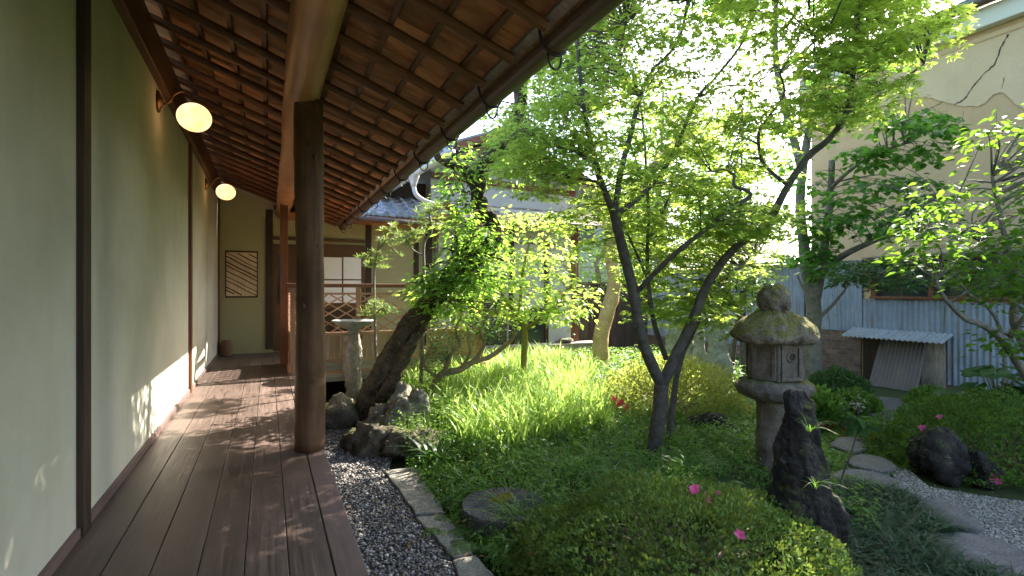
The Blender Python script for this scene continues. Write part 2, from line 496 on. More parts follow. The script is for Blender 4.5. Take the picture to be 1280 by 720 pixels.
def mesh_np(name, V, Fs, mat, parent=None, smooth=False, origin=None):
    """V (n,3) world points; Fs list of index arrays (k,m)."""
    V = np.asarray(V, dtype=np.float32)
    og = ORG[parent.name] if parent is not None else Vector(origin if origin is not None else (0, 0, 0))
    V = V - np.array(og, dtype=np.float32)
    me = bpy.data.meshes.new(name)
    me.vertices.add(len(V))
    me.vertices.foreach_set('co', V.ravel())
    loops = np.concatenate([np.asarray(f, dtype=np.int32).ravel() for f in Fs])
    sizes = np.concatenate([np.full(len(f), np.asarray(f).shape[1], dtype=np.int32) for f in Fs])
    starts = np.concatenate([[0], np.cumsum(sizes)[:-1]]).astype(np.int32)
    me.loops.add(len(loops))
    me.loops.foreach_set('vertex_index', loops)
    me.polygons.add(len(sizes))
    me.polygons.foreach_set('loop_start', starts)
    if smooth:
        me.polygons.foreach_set('use_smooth', np.ones(len(sizes), dtype=bool))
    me.update(calc_edges=True)
    o = link(name, me, mat, parent)
    if parent is None and origin is not None:
        o.location = og
        ORG[o.name] = og
    return o


class MB:
    """Collects solids, then links them as ONE mesh object."""

    def __init__(self):
        self.v = []
        self.f = []

    def add(self, vs, fs):
        b = len(self.v)
        self.v += [tuple(q) for q in vs]
        self.f += [tuple(i + b for i in q) for q in fs]
        return self

    def box(self, x0, x1, y0, y1, z0, z1):
        vs = [(x0, y0, z0), (x1, y0, z0), (x1, y1, z0), (x0, y1, z0), (x0, y0, z1), (x1, y0, z1), (x1, y1, z1), (x0, y1, z1)]
        fs = [(3, 2, 1, 0), (4, 5, 6, 7), (0, 1, 5, 4), (1, 2, 6, 5), (2, 3, 7, 6), (3, 0, 4, 7)]
        return self.add(vs, fs)

    def bar(self, a, b, w, h, up=(0, 0, 1)):
        a, b = Vector(a), Vector(b)
        t = (b - a).normalized()
        s = t.cross(Vector(up))
        if s.length < 1e-5:
            s = t.cross(Vector((0, 1, 0)))
        s.normalize()
        n = s.cross(t)
        s, n = s * w / 2, n * h / 2
        vs = [a - s - n, a + s - n, a + s + n, a - s + n, b - s - n, b + s - n, b + s + n, b - s + n]
        fs = [(3, 2, 1, 0), (4, 5, 6, 7), (0, 1, 5, 4), (1, 2, 6, 5), (2, 3, 7, 6), (3, 0, 4, 7)]
        fs = [tuple(reversed(q)) for q in fs]
        return self.add(vs, fs)

    def tube(self, pts, rad, seg=8, wob=0.0, cap=True, seed=0):
        pts = [Vector(p) for p in pts]
        n = len(pts)
        if not isinstance(rad, (list, tuple)):
            rad = [rad] * n
        vs, fs = [], []
        t0 = (pts[1] - pts[0]).normalized()
        ref = Vector((0, 0, 1)) if abs(t0.z) < 0.9 else Vector((1, 0, 0))
        s = t0.cross(ref).normalized()
        for i, p in enumerate(pts):
            t = (pts[min(i + 1, n - 1)] - pts[max(i - 1, 0)]).normalized()
            s = (s - t * s.dot(t))
            if s.length < 1e-6:
                s = t.orthogonal()
            s.normalize()
            w = t.cross(s)
            for k in range(seg):
                a = 2 * math.pi * k / seg
                r = rad[i]
                if wob:
                    q = Vector((math.cos(a) * 1.3 + seed * 3.1, math.sin(a) * 1.3, i * 0.45 + seed))
                    r *= 1 + wob * mnoise.noise(q)
                vs.append(p + (s * math.cos(a) + w * math.sin(a)) * r)
        for i in range(n - 1):
            for k in range(seg):
                k2 = (k + 1) % seg
                fs.append((i * seg + k, i * seg + k2, (i + 1) * seg + k2, (i + 1) * seg + k))
        if cap:
            fs.append(tuple(range(seg - 1, -1, -1)))
            fs.append(tuple((n - 1) * seg + k for k in range(seg)))
        return self.add(vs, fs)

    def lathe(self, prof, c, seg=24, wob=0.0, seed=0, sq=(1, 1)):
        """prof: list of (r, z); c: centre (x, y)."""
        vs, fs = [], []
        for i, (r, z) in enumerate(prof):
            for k in range(seg):
                a = 2 * math.pi * k / seg
                rr = r
                if wob:
                    rr *= 1 + wob * mnoise.noise(Vector((math.cos(a) * 1.6 + seed, math.sin(a) * 1.6, z * 5 + seed)))
                vs.append((c[0] + rr * math.cos(a) * sq[0], c[1] + rr * math.sin(a) * sq[1], z))
        for i in range(len(prof) - 1):
            for k in range(seg):
                k2 = (k + 1) % seg
                fs.append((i * seg + k, i * seg + k2, (i + 1) * seg + k2, (i + 1) * seg + k))
        fs.append(tuple(range(seg - 1, -1, -1)))
        fs.append(tuple((len(prof) - 1) * seg + k for k in range(seg)))
        return self.add(vs, fs)

    def prism(self, poly, z0, z1):
        n = len(poly)
        vs = [(p[0], p[1], z0) for p in poly] + [(p[0], p[1], z1) for p in poly]
        fs = [tuple(range(n - 1, -1, -1)), tuple(range(n, 2 * n))]
        fs += [(i, (i + 1) % n, n + (i + 1) % n, n + i) for i in range(n)]
        return self.add(vs, fs)

    def build(self, name, mat, parent=None, smooth=False, bevel=0.0, origin=None, segs=2):
        og = ORG[parent.name] if parent is not None else Vector(origin if origin is not None else (0, 0, 0))
        me = bpy.data.meshes.new(name)
        me.from_pydata([tuple(Vector(q) - og) for q in self.v], [], self.f)
        bm = bmesh.new()
        bm.from_mesh(me)
        bmesh.ops.recalc_face_normals(bm, faces=bm.faces)
        bm.to_mesh(me)
        bm.free()
        if smooth:
            for q in me.polygons:
                q.use_smooth = True
        me.update()
        o = link(name, me, mat, parent)
        if parent is None and origin is not None:
            o.location = og
            ORG[o.name] = og
        if bevel:
            b = o.modifiers.new('bevel', 'BEVEL')
            b.width = bevel
            b.segments = segs
            b.limit_method = 'ANGLE'
            b.angle_limit = math.radians(40)
        return o


def tag(o, label=None, cat=None, group=None, kind=None):
    if label:
        o['label'] = label
    if cat:
        o['category'] = cat
    if group:
        o['group'] = group
    if kind:
        o['kind'] = kind
    return o


def thing(name, label, cat, loc, group=None):
    o = bpy.data.objects.new(name, None)
    o.empty_display_size = 0.2
    COL.objects.link(o)
    o.location = loc
    ORG[o.name] = Vector(loc)
    return tag(o, label, cat, group)


def smooth_path(pts, per=6):
    """Catmull-Rom through the points (any number of components)."""
    P = [np.array(p, dtype=float) for p in pts]
    P = [2 * P[0] - P[1]] + P + [2 * P[-1] - P[-2]]
    out = []
    for i in range(1, len(P) - 2):
        for k in range(per):
            t = k / per
            a, b, c, d = P[i - 1], P[i], P[i + 1], P[i + 2]
            out.append(0.5 * (2 * b + (c - a) * t + (2 * a - 5 * b + 4 * c - d) * t * t + (3 * b - a - 3 * c + d) * t ** 3))
    out.append(P[-2])
    return out


# ---- leaves
def T(vs, fs):
    return np.array(vs, dtype=float), np.array(fs, dtype=int)


def maple_template():
    lobes = [(-118, 0.50), (-62, 0.85), (0, 1.0), (62, 0.85), (118, 0.50)]
    vs = [(0.0, 0.0, 0.03)]
    ring = []
    for i, (a, r) in enumerate(lobes):
        ar = math.radians(a)
        ring.append((r * math.cos(ar), r * math.sin(ar), -0.16 * r * r))
        if i < len(lobes) - 1:
            am = math.radians((a + lobes[i + 1][0]) / 2)
            ring.append((0.30 * math.cos(am), 0.30 * math.sin(am), 0.02))
    ring.append((-0.12, 0, 0))
    vs += ring
    k = len(ring)
    return T(vs, [(0, 1 + i, 1 + (i + 1) % k) for i in range(k)])


MAPLE = maple_template()
OVAL = T([(0, 0, 0), (0.28, 0.17, 0.05), (0.65, 0.16, 0.04), (1, 0, -0.08), (0.65, -0.16, 0.04), (0.28, -0.17, 0.05), (0.5, 0, -0.02)],
         [(0, 6, 1), (1, 6, 2), (2, 6, 3), (3, 6, 4), (4, 6, 5), (5, 6, 0)])
WIDE = T([(0, 0, 0), (0.25, 0.26, 0.05), (0.6, 0.24, 0.05), (1, 0, -0.10), (0.6, -0.24, 0.05), (0.25, -0.26, 0.05), (0.5, 0, -0.02)],
         [(0, 6, 1), (1, 6, 2), (2, 6, 3), (3, 6, 4), (4, 6, 5), (5, 6, 0)])
HEART = T([(0.08, 0, 0), (-0.05, 0.2, 0.03), (0.15, 0.42, 0.04), (0.55, 0.34, 0.02), (1, 0, -0.12), (0.55, -0.34, 0.02), (0.15, -0.42, 0.04), (-0.05, -0.2, 0.03), (0.45, 0, -0.03)],
          [(0, 8, 1), (1, 8, 2), (2, 8, 3), (3, 8, 4), (4, 8, 5), (5, 8, 6), (6, 8, 7), (7, 8, 0)])
NARROW = T([(0, 0, 0), (0.4, 0.055, 0.02), (1, 0, -0.1), (0.4, -0.055, 0.02)], [(0, 3, 1), (1, 3, 2)])
SMALL = T([(0, 0, 0), (0.45, 0.24, 0.06), (1, 0, 0), (0.45, -0.24, 0.06)], [(0, 3, 1), (1, 3, 2)])


def unit(a):
    return a / np.maximum(np.linalg.norm(a, axis=1, keepdims=True), 1e-9)


def scatter(tmpl, pos, axis, nrm, size):
    tv, tf = tmpl
    X = unit(axis)
    Z = nrm - X * np.sum(nrm * X, axis=1, keepdims=True)
    Z = unit(Z)
    Y = np.cross(Z, X)
    s = size[:, None, None]
    V = pos[:, None, :] + s * (tv[None, :, 0:1] * X[:, None, :] + tv[None, :, 1:2] * Y[:, None, :] + tv[None, :, 2:3] * Z[:, None, :])
    n, k = len(pos), len(tv)
    F = (tf[None] + (np.arange(n) * k)[:, None, None]).reshape(-1, tf.shape[1])
    return V.reshape(-1, 3), F


def leaves(name, tmpl, pos, axis, nrm, size, mat, parent=None, origin=None):
    V, F = scatter(tmpl, pos, axis, nrm, size)
    return mesh_np(name, V, [F], mat, parent, False, origin)


def spray_cloud(rng, centers, per, radius, flat_, droop, jit, out=None, size=(0.05, 0.07)):
    """Leaves in flattish sprays round the centres. Returns pos, axis, normal, size."""
    C = np.repeat(np.asarray(centers, dtype=float), per, axis=0)
    n = len(C)
    a = rng.uniform(0, 2 * np.pi, n)
    r = np.sqrt(rng.uniform(0, 1, n))
    rad = np.repeat(rng.uniform(0.65, 1.3, len(centers)) * radius, per)
    tilt = np.repeat(rng.normal(0, 0.22, (len(centers), 2)), per, axis=0)
    dx, dy = np.cos(a) * r * rad, np.sin(a) * r * rad
    dz = rng.normal(0, 1, n) * flat_ * rad + dx * tilt[:, 0] + dy * tilt[:, 1] - droop * r * r * rad
    pos = C + np.stack([dx, dy, dz], 1)
    axis = np.stack([np.cos(a) + rng.normal(0, 0.6, n), np.sin(a) + rng.normal(0, 0.6, n), -droop * 1.2 + rng.normal(0, 0.25, n)], 1)
    nrm = np.stack([rng.normal(0, jit, n), rng.normal(0, jit, n), np.ones(n)], 1)
    sz = rng.uniform(size[0], size[1], n)
    return pos, axis, nrm, sz


def in_poly(x, y, poly):
    x, y = np.asarray(x), np.asarray(y)
    c = np.zeros(x.shape, bool)
    j = len(poly) - 1
    for i in range(len(poly)):
        xi, yi = poly[i]
        xj, yj = poly[j]
        c ^= ((yi > y) != (yj > y)) & (x < (xj - xi) * (y - yi) / (yj - yi + 1e-12) + xi)
        j = i
    return c


def sample_poly(rng, poly, n):
    xs = [p[0] for p in poly]
    ys = [p[1] for p in poly]
    out = np.zeros((0, 2))
    while len(out) < n:
        q = np.stack([rng.uniform(min(xs), max(xs), n * 2), rng.uniform(min(ys), max(ys), n * 2)], 1)
        out = np.concatenate([out, q[in_poly(q[:, 0], q[:, 1], poly)]])
    return out[:n]


def view_sample(rng, poly, n, d0, d1):
    q = sample_poly(rng, poly, n)
    d = rng.uniform(d0, d1, n)
    return np.array([PT(a[0], a[1], b) for a, b in zip(q, d)])


def ground_poly(poly, z=0.0):
    return [tuple(G(u, v, z).xy) for u, v in poly]


def limb(mb, path, r0, r1, seg=8, per=5, wob=0.12, seed=0):
    """path: list of (u, v, d) or Vectors. Returns the smoothed points."""
    pts = [PT(*p) if not isinstance(p, Vector) else p for p in path]
    sp = [Vector(q) for q in smooth_path([tuple(p) for p in pts], per)]
    n = len(sp)
    rr = [r0 + (r1 - r0) * (i / (n - 1)) ** 0.85 for i in range(n)]
    mb.tube(sp, rr, seg, wob, True, seed)
    return list(zip(sp, rr))


def connect(mb, skel, centers, rng, r0=0.012, r1=0.003, reach=1.6, subs=2, spread=0.2, seg=4):
    """Thin twigs from the nearest limb to every spray, with small side twigs inside it."""
    S = np.array([p for p, r in skel])
    for c in centers:
        dd = np.linalg.norm(S - c, axis=1)
        # prefer limb points lower than the spray
        dd = dd + np.where(S[:, 2] > c[2] + 0.05, 0.5, 0.0)
        i = int(np.argmin(dd))
        a = Vector(S[i])
        b = Vector(c)
        L = (b - a).length
        if L > reach:
            a = b + (a - b).normalized() * reach
        mid = a.lerp(b, 0.5) + Vector((rng.normal(0, 0.05), rng.normal(0, 0.05), 0.06 + abs(rng.normal(0, 0.05)))) * min(1.0, L + 0.2)
        sp = [Vector(q) for q in smooth_path([tuple(a), tuple(mid), tuple(b)], 4)]
        rr = [max(r1, r0 * (0.5 + 0.5 * min(1, L)) * (1 - k / (len(sp) - 1)) + r1) for k in range(len(sp))]
        mb.tube(sp, rr, seg, 0, False)
        for k in range(subs):
            an = rng.uniform(0, 2 * math.pi)
            e = b + Vector((math.cos(an) * spread, math.sin(an) * spread, rng.normal(0, 0.04)))
            st = sp[-3]
            mb.tube([st, st.lerp(e, 0.5) + Vector((0, 0, 0.02)), e], [r1 * 1.3, r1, r1 * 0.6], 3, 0, False)


# ---- rocks
def rock_mesh(name, c, size, seed, mat, parent=None, label=None, cat=None, group=None, sub=4, rough=0.35, rotz=0.0, cut=3, sink=0.15, lean=(0, 0), strata=0.0):
    bm = bmesh.new()
    bmesh.ops.create_icosphere(bm, subdivisions=sub, radius=1.0)
    rr = random.Random(seed)
    planes = []
    for _ in range(cut):
        d = Vector((rr.uniform(-1, 1), rr.uniform(-1, 1), rr.uniform(-0.3, 1))).normalized()
        planes.append((d, rr.uniform(0.55, 0.85)))
    o3 = Vector((seed * 1.7, seed * 0.9, seed * 2.3))
    cs, sn = math.cos(rotz), math.sin(rotz)
    for v in bm.verts:
        p = v.co.copy()
        for d, h in planes:
            k = p.dot(d)
            if k > h:
                p -= d * (k - h) * 0.9
        f = 1 + rough * mnoise.fractal(p * 1.3 + o3, 1.0, 2.0, 3) + rough * 0.45 * mnoise.fractal(p * 4.0 + o3, 1.0, 2.0, 3) - rough * 0.5 * max(0.0, 0.18 - abs(mnoise.noise(p * 2.6 + o3))) \
            + rough * 0.16 * mnoise.noise(p * 11 + o3)
        if strata:
            f += strata * mnoise.noise(Vector((p.x * 1.5, p.y * 1.5, p.z * 6)) + o3)
        p *= f
        q = Vector((p.x * size[0], p.y * size[1], p.z * size[2]))
        q.x += lean[0] * (q.z + size[2])
        q.y += lean[1] * (q.z + size[2])
        v.co = Vector((q.x * cs - q.y * sn, q.x * sn + q.y * cs, q.z + size[2] * (1 - sink)))
    me = bpy.data.meshes.new(name)
    bm.to_mesh(me)
    bm.free()
    for q in me.polygons:
        q.use_smooth = True
    o = link(name, me, mat, parent)
    o.location = c if parent is None else Vector(c) - ORG[parent.name]
    ORG[o.name] = Vector(c)
    if label:
        tag(o, label, cat or 'rock', group)
    return o


def hz(x, y):
    def ss(a, b, t):
        t = min(1, max(0, (t - a) / (b - a)))
        return t * t * (3 - 2 * t)
    m = 0.10 * ss(1.15, 1.7, x) * (1 - ss(1.12, 1.34, x / max(0.05, y))) * ss(0.2, 1.0, y) * (1 - ss(8.6, 9.4, y))
    return m + 0.012 * mnoise.noise(Vector((x * 1.7, y * 1.7, 0)))


# ================================================================== the ground
def build_ground():
    fx = np.concatenate([np.array([-150, -60, -25, -10, -4, -1.5]), np.arange(-1.0, 10.01, 0.14), np.array([10.5, 12, 16, 25, 60, 150])])
    fy = np.concatenate([np.array([-150, -60, -25, -10, -4, -2]), np.arange(-1.5, 12.01, 0.14), np.array([12.5, 14, 18, 30, 70, 150])])
    nx, ny = len(fx), len(fy)
    V = np.zeros((nx * ny, 3))
    for i, x in enumerate(fx):
        for j, y in enumerate(fy):
            V[i * ny + j] = (x, y, hz(x, y) - 0.012)
    I, J = np.meshgrid(np.arange(nx - 1), np.arange(ny - 1), indexing='ij')
    a = (I * ny + J).ravel()
    F = np.stack([a, a + ny, a + ny + 1, a + 1], 1)
    o = mesh_np('ground', V, [F], M['soil'], None, True)
    tag(o, 'dark soil and moss of the garden bed and yard', 'ground', None, 'structure')


build_ground()


def sheet(name, poly, z, mat, label, cat):
    mb = MB()
    mb.prism(poly, z - 0.03, z)
    return tag(mb.build(name, mat), label, cat, None, 'structure')


def pebbles(name, rng, poly, n, s0, s1, z, mat, label, avoid=()):
    q = sample_poly(rng, poly, n)
    for av in avoid:
        q = q[~in_poly(q[:, 0], q[:, 1], av)]
    n = len(q)
    t = (1 + 5 ** 0.5) / 2
    iv = np.array([(-1, t, 0), (1, t, 0), (-1, -t, 0), (1, -t, 0), (0, -1, t), (0, 1, t), (0, -1, -t), (0, 1, -t), (t, 0, -1), (t, 0, 1), (-t, 0, -1), (-t, 0, 1)]) / 1.9
    ifc = np.array([(0, 11, 5), (0, 5, 1), (0, 1, 7), (0, 7, 10), (0, 10, 11), (1, 5, 9), (5, 11, 4), (11, 10, 2), (10, 7, 6), (7, 1, 8), (3, 9, 4), (3, 4, 2), (3, 2, 6), (3, 6, 8), (3, 8, 9), (4, 9, 5), (2, 4, 11), (6, 2, 10), (8, 6, 7), (9, 8, 1)])
    s = rng.uniform(s0, s1, n) * rng.choice([0.7, 1, 1, 1.25], n)
    W = iv[None] * (1 + rng.normal(0, 0.13, (n, 12, 1))) * np.stack([rng.uniform(0.8, 1.3, n), rng.uniform(0.7, 1.0, n), rng.uniform(0.45, 0.75, n)], 1)[:, None, :]
    a = rng.uniform(0, 2 * np.pi, n)[:, None]
    b = rng.normal(0, 0.35, n)[:, None]
    x, y, zz = W[..., 0], W[..., 1], W[..., 2]
    y, zz = y * np.cos(b) - zz * np.sin(b), y * np.sin(b) + zz * np.cos(b)
    x, y = x * np.cos(a) - y * np.sin(a), x * np.sin(a) + y * np.cos(a)
    W = np.stack([x, y, zz], -1) * s[:, None, None]
    W[..., 0] += q[:, 0:1]
    W[..., 1] += q[:, 1:2]
    W[..., 2] += z + rng.uniform(0.0, 0.010, n)[:, None]
    F = (ifc[None] + (np.arange(n) * 12)[:, None, None]).reshape(-1, 3)
    o = mesh_np(name, W.reshape(-1, 3), [F], mat, None, True)
    return tag(o, label, 'gravel', None, 'stuff')


GRAVEL_POLY = [(0.30, -0.8), (0.95, -0.8), (0.93, 2.6), (0.93, 4.4), (1.05, 4.8), (0.9, 5.6), (0.95, 7.2), (0.42, 7.3), (0.30, 6.5)]
sheet('gravel_bed', GRAVEL_POLY, 0.018, M['gravel_base'], 'grey gravel bed beside the veranda deck', 'ground')
pebbles('gravel', NR, GRAVEL_POLY, 24000, 0.0075, 0.0125, 0.022, M['gravel'], 'mixed grey crushed gravel strip along the veranda deck')
WG_POLY = ground_poly([(1108, 588), (1135, 590), (1160, 612), (1215, 622), (1300, 634), (1420, 690), (1420, 800), (1290, 740), (1225, 675), (1140, 625)])
sheet('pale_gravel_bed', WG_POLY, 0.014, M['white_base'], 'pale gravel bed between the path slabs and the right rocks', 'ground')
pebbles('pale_gravel', NR, WG_POLY, 26000, 0.006, 0.0095, 0.017, M['white_gravel'], 'pale crushed gravel between the path slabs and the rocks under the right azalea')


# ================================================================== the veranda house
DZ = 0.45                      # deck height
XW, XE = -0.772, 0.354         # wall, deck edge
YEND = 10.2
SL = 0.37                      # roof pitch


def zr(x):                     # underside of the rafters
    return EYE + 1.585 - SL * x


house = thing('wooden_house', 'long wooden house with green-grey plaster wall, plank veranda and log-raftered eave', 'house', (-0.6, 0, 0))
mb = MB()
mb.box(XW - 0.12, XW, -3.0, YEND, 0.0, zr(XW) + 0.02)
mb.build('plaster_wall', M['wall'], house)
for y in (-0.6, 2.95, 6.52, 10.12):
    mb = MB()
    mb.box(XW - 0.02, XW + 0.030, y - 0.05, y + 0.05, DZ, 3.14)
    mb.build('wall_post', M['post'] if y < 4 else M['red_wood_z'], house, bevel=0.004)
mb = MB()
mb.box(XW - 0.03, XW + 0.055, -3.0, YEND - 0.01, 3.142, 3.425)
mb.build('wall_plate', M['plate'], house, bevel=0.006)
mb = MB()
for a, b in ((-3.0, 2.89), (3.01, 6.46), (6.58, 10.06)):
    mb.box(XW - 0.02, XW + 0.02, a, b, DZ + 0.001, DZ + 0.045)
mb.build('baseboard', M['deck_edge'], house, bevel=0.004)

# deck: planks along the corridor, edge plank, and the side deck in front of the wing
mb = MB()
edges = [XW + 0.003, -0.587, -0.4156, -0.248, -0.0837, 0.0767, 0.236]
rr = random.Random(3)
for i in range(len(edges) - 1):
    cuts = [-3.0] + [rr.uniform(-1.8, -0.5), YEND]
    for a, b in zip(cuts[:-1], cuts[1:]):
        mb.box(edges[i] + 0.002, edges[i + 1] - 0.002, a + 0.002, b - 0.002, DZ - 0.035, DZ + rr.uniform(-0.0012, 0.0012))
mb.build('deck', M['deck'], house, bevel=0.0025)
mb = MB()
mb.box(0.2395, XE, -3.0, 3.735, DZ - 0.09, DZ + 0.003)
mb.box(0.2395, XE, 3.738, 7.35, DZ - 0.09, DZ + 0.001)
mb.build('deck_edge', M['deck_edge'], house, bevel=0.005)
mb = MB()
for y in (-2.0, 0.0, 2.0, 3.85, 5.6, 7.2):
    mb.box(0.16, 0.26, y - 0.05, y + 0.05, 0.0, DZ - 0.092)
mb.box(XW, 0.2, -3, YEND, DZ - 0.10, DZ - 0.04)
mb.build('deck_frame', M['post'], house)
mb = MB()
for i in range(16):
    y = 7.36 + i * 0.178
    mb.box(0.245, 3.2, y + 0.002, y + 0.176, DZ - 0.035, DZ + rr.uniform(-0.002, 0.002))
mb.build('side_deck', M['rail'], house, bevel=0.002)
mb = MB()
mb.box(0.36, 3.2, 7.33, 7.40, DZ - 0.13, DZ - 0.037)
mb.build('side_deck_beam', M['grey_wood_x'], house, bevel=0.004)

# pillar: a knotty log on the deck edge, under the beam
pil = MB()
ppts, prad = [], []
for i in range(40):
    t = i / 39
    z = DZ + 0.004 + t * (EYE + 1.315 - DZ)
    ppts.append(Vector((0.262 + 0.006 * math.sin(t * 5), 3.81 + 0.008 * math.sin(t * 7 + 1), z)))
    prad.append(0.098 + 0.004 * math.sin(t * 9) - 0.006 * t)
pil.tube(ppts, prad, 28, 0.05, True, 4)
pillar = pil.build('pillar', M['pillar'], house, smooth=True)
for (a, z, s) in ((-95, 2.55, 0.014), (-70, 2.40, 0.012), (-100, 1.98, 0.015), (-60, 1.86, 0.014), (-120, 1.45, 0.013), (-75, 2.86 - 0.4, 0.010), (-85, 0.95, 0.015), (-130, 2.15, 0.012)):
    ar = math.radians(a)
    k = MB()
    cx, cyy = 0.262 + 0.093 * math.cos(ar), 3.81 + 0.093 * math.sin(ar)
    prof = [(s * 1.6, 0), (s * 1.1, 0.006), (s * 0.7, 0.010), (s * 0.2, 0.008)]
    vs, fs = [], []
    ax = Vector((math.cos(ar), math.sin(ar), 0))
    sx = Vector((-ax.y, ax.x, 0))
    for r, h in prof:
        for q in range(10):
            an = 2 * math.pi * q / 10
            vs.append(Vector((cx, cyy, z)) + sx * r * math.cos(an) + Vector((0, 0, r * 1.3 * math.sin(an))) + ax * h)
    for i in range(len(prof) - 1):
        for q in range(10):
            fs.append((i * 10 + q, i * 10 + (q + 1) % 10, (i + 1) * 10 + (q + 1) % 10, (i + 1) * 10 + q))
    fs.append(tuple((len(prof) - 1) * 10 + q for q in range(10)))
    k.add(vs, fs)
    k.build('knot', M['pillar'], pillar, smooth=True)
mb = MB()
mb.box(0.165, 0.275, 8.40, 8.51, DZ, EYE + 1.33)
mb.build('post', M['red_wood_z'], house, bevel=0.004)
# eave beam: peeled log
mb = MB()
bp, br = [], []
for i in range(46):
    t = i / 45
    bp.append(Vector((0.232 + 0.012 * math.sin(t * 9), -3.0 + t * (YEND + 3.0 - 0.02), EYE + 1.408 + 0.008 * math.sin(t * 6 + 1))))
    br.append(0.118 + 0.004 * math.sin(t * 17))
mb.tube(bp, br, 24, 0.06, True, 9)
mb.build('eave_beam', M['beam'], house, smooth=True)

# rafters (each one a log), battens, boards, tiles, gutter
XEAV = 1.126
ry = [2.02 - 0.372 * k for k in range(12, 0, -1)] + [2.02 + 0.372 * k for k in range(0, 22)]
for i, y in enumerate(ry):
    mb = MB()
    pts, rad = [], []
    rj = random.Random(i)
    r0 = 0.029 + rj.uniform(-0.003, 0.003)
    for k in range(9):
        t = k / 8
        x = XW + 0.01 + t * (XEAV - XW)
        pts.append(Vector((x, y + 0.012 * math.sin(t * 4 + i) + rj.uniform(-0.003, 0.003), zr(x) + 0.033 + 0.004 * math.sin(t * 5 + i * 2))))
        rad.append(r0 * (1.05 - 0.1 * t))
    mb.tube(pts, rad, 12, 0.08, True, i)
    mb.build('rafter', M['rafter'], house, smooth=False)
    house.children[-1].data.polygons.foreach_set('use_smooth', [len(p.vertices) == 4 for p in house.children[-1].data.polygons])
nb = 0
x = XW + 0.14
while x < XEAV + 0.05:
    mb = MB()
    z = zr(x) + 0.062
    mb.bar((x, -3.0, z + 0.017), (x, YEND - 0.03, z + 0.017), 0.030, 0.036, up=(SL, 0, 1))
    mb.build('batten', M['batten'], house, bevel=0.002)
    x += 0.205
    nb += 1
# sheathing boards laid like shingles, each row lapping the next
mb = MB()
rr = random.Random(11)
x = XW - 0.05
row = 0
while x < XEAV + 0.03:
    y = -3.0 + rr.uniform(-0.3, 0)
    while y < YEND - 0.05:
        w = rr.uniform(0.30, 0.46)
        y1 = min(y + w, YEND - 0.04)
        za, zb = zr(x) + 0.100, zr(x + 0.23) + 0.112
        vs = [(x, y + 0.002, za), (x + 0.23, y + 0.002, zb), (x + 0.23, y1 - 0.002, zb), (x, y1 - 0.002, za)]
        vs += [(a, b, c + 0.012) for a, b, c in vs]
        mb.add(vs, [(3, 2, 1, 0), (4, 5, 6, 7), (0, 1, 5, 4), (1, 2, 6, 5), (2, 3, 7, 6), (3, 0, 4, 7)])
        y = y1
    x += 0.205
    row += 1
mb.build('ceiling_boards', M['ceil'], house)
mb = MB()
rx0, rx1 = XW - 0.5, XEAV + 0.10
vs = [(rx0, -3.1, zr(rx0) + 0.15), (rx1, -3.1, zr(rx1) + 0.15), (rx1, YEND - 0.06, zr(rx1) + 0.15), (rx0, YEND - 0.06, zr(rx0) + 0.15)]
vs += [(a, b, c + 0.07) for a, b, c in vs]
mb.add(vs, [(3, 2, 1, 0), (4, 5, 6, 7), (0, 1, 5, 4), (1, 2, 6, 5), (2, 3, 7, 6), (3, 0, 4, 7)])
mb.build('roof', M['tile'], house)
mb = MB()
mb.bar((XEAV + 0.035, -3.0, zr(XEAV) + 0.075), (XEAV + 0.035, YEND - 0.4, zr(XEAV) + 0.075), 0.05, 0.045, up=(SL, 0, 1))
mb.build('eave_board', M['grey_wood_x'], house)
GX, GZ = XEAV + 0.075, zr(XEAV) - 0.015
mb = MB()
gr = 0.055
prof = [(gr * math.cos(math.radians(a)), gr * math.sin(math.radians(a))) for a in range(-190, 11, 20)]
prof_i = [(0.9 * a, 0.9 * b) for a, b in reversed(prof)]
poly = prof + prof_i
vs, fs = [], []
for yy in (-3.0, YEND - 0.62):
    vs += [(GX + a, yy, GZ + b) for a, b in poly]
n = len(poly)
fs = [(i, (i + 1) % n, n + (i + 1) % n, n + i) for i in range(n)] + [tuple(range(n - 1, -1, -1)), tuple(range(n, 2 * n))]
mb.add(vs, fs)
mb.box(GX - 0.053, GX + 0.053, YEND - 0.622, YEND - 0.612, GZ - 0.05, GZ + 0.005)
gutter = mb.build('gutter', M['gutter'], house, smooth=False)
for i, y in enumerate(ry[6::2]):
    if y > YEND - 0.7:
        continue
    mb = MB()
    c = [Vector((XEAV - 0.01, y + 0.035, GZ + 0.05)), Vector((XEAV + 0.005, y + 0.035, GZ - 0.01)), Vector((GX - 0.045, y + 0.035, GZ - 0.045))]
    for a in range(-130, 31, 20):
        c.append(Vector((GX + 0.062 * math.cos(math.radians(a)), y + 0.035, GZ + 0.062 * math.sin(math.radians(a)))))
    c.append(Vector((GX + 0.035, y + 0.035, GZ + 0.062)))
    mb.tube(c, 0.0065, 6)
    # loose hanging loop of the strap
    c2 = [Vector((GX - 0.03, y + 0.05, GZ - 0.05)), Vector((GX - 0.015, y + 0.055, GZ - 0.10)), Vector((GX + 0.02, y + 0.06, GZ - 0.115)), Vector((GX + 0.045, y + 0.06, GZ - 0.085)), Vector((GX + 0.045, y + 0.055, GZ - 0.045))]
    mb.tube([Vector(q) for q in smooth_path([tuple(q) for q in c2], 4)], 0.005, 6)
    mb.build('gutter_bracket', M['iron'], gutter, smooth=True)


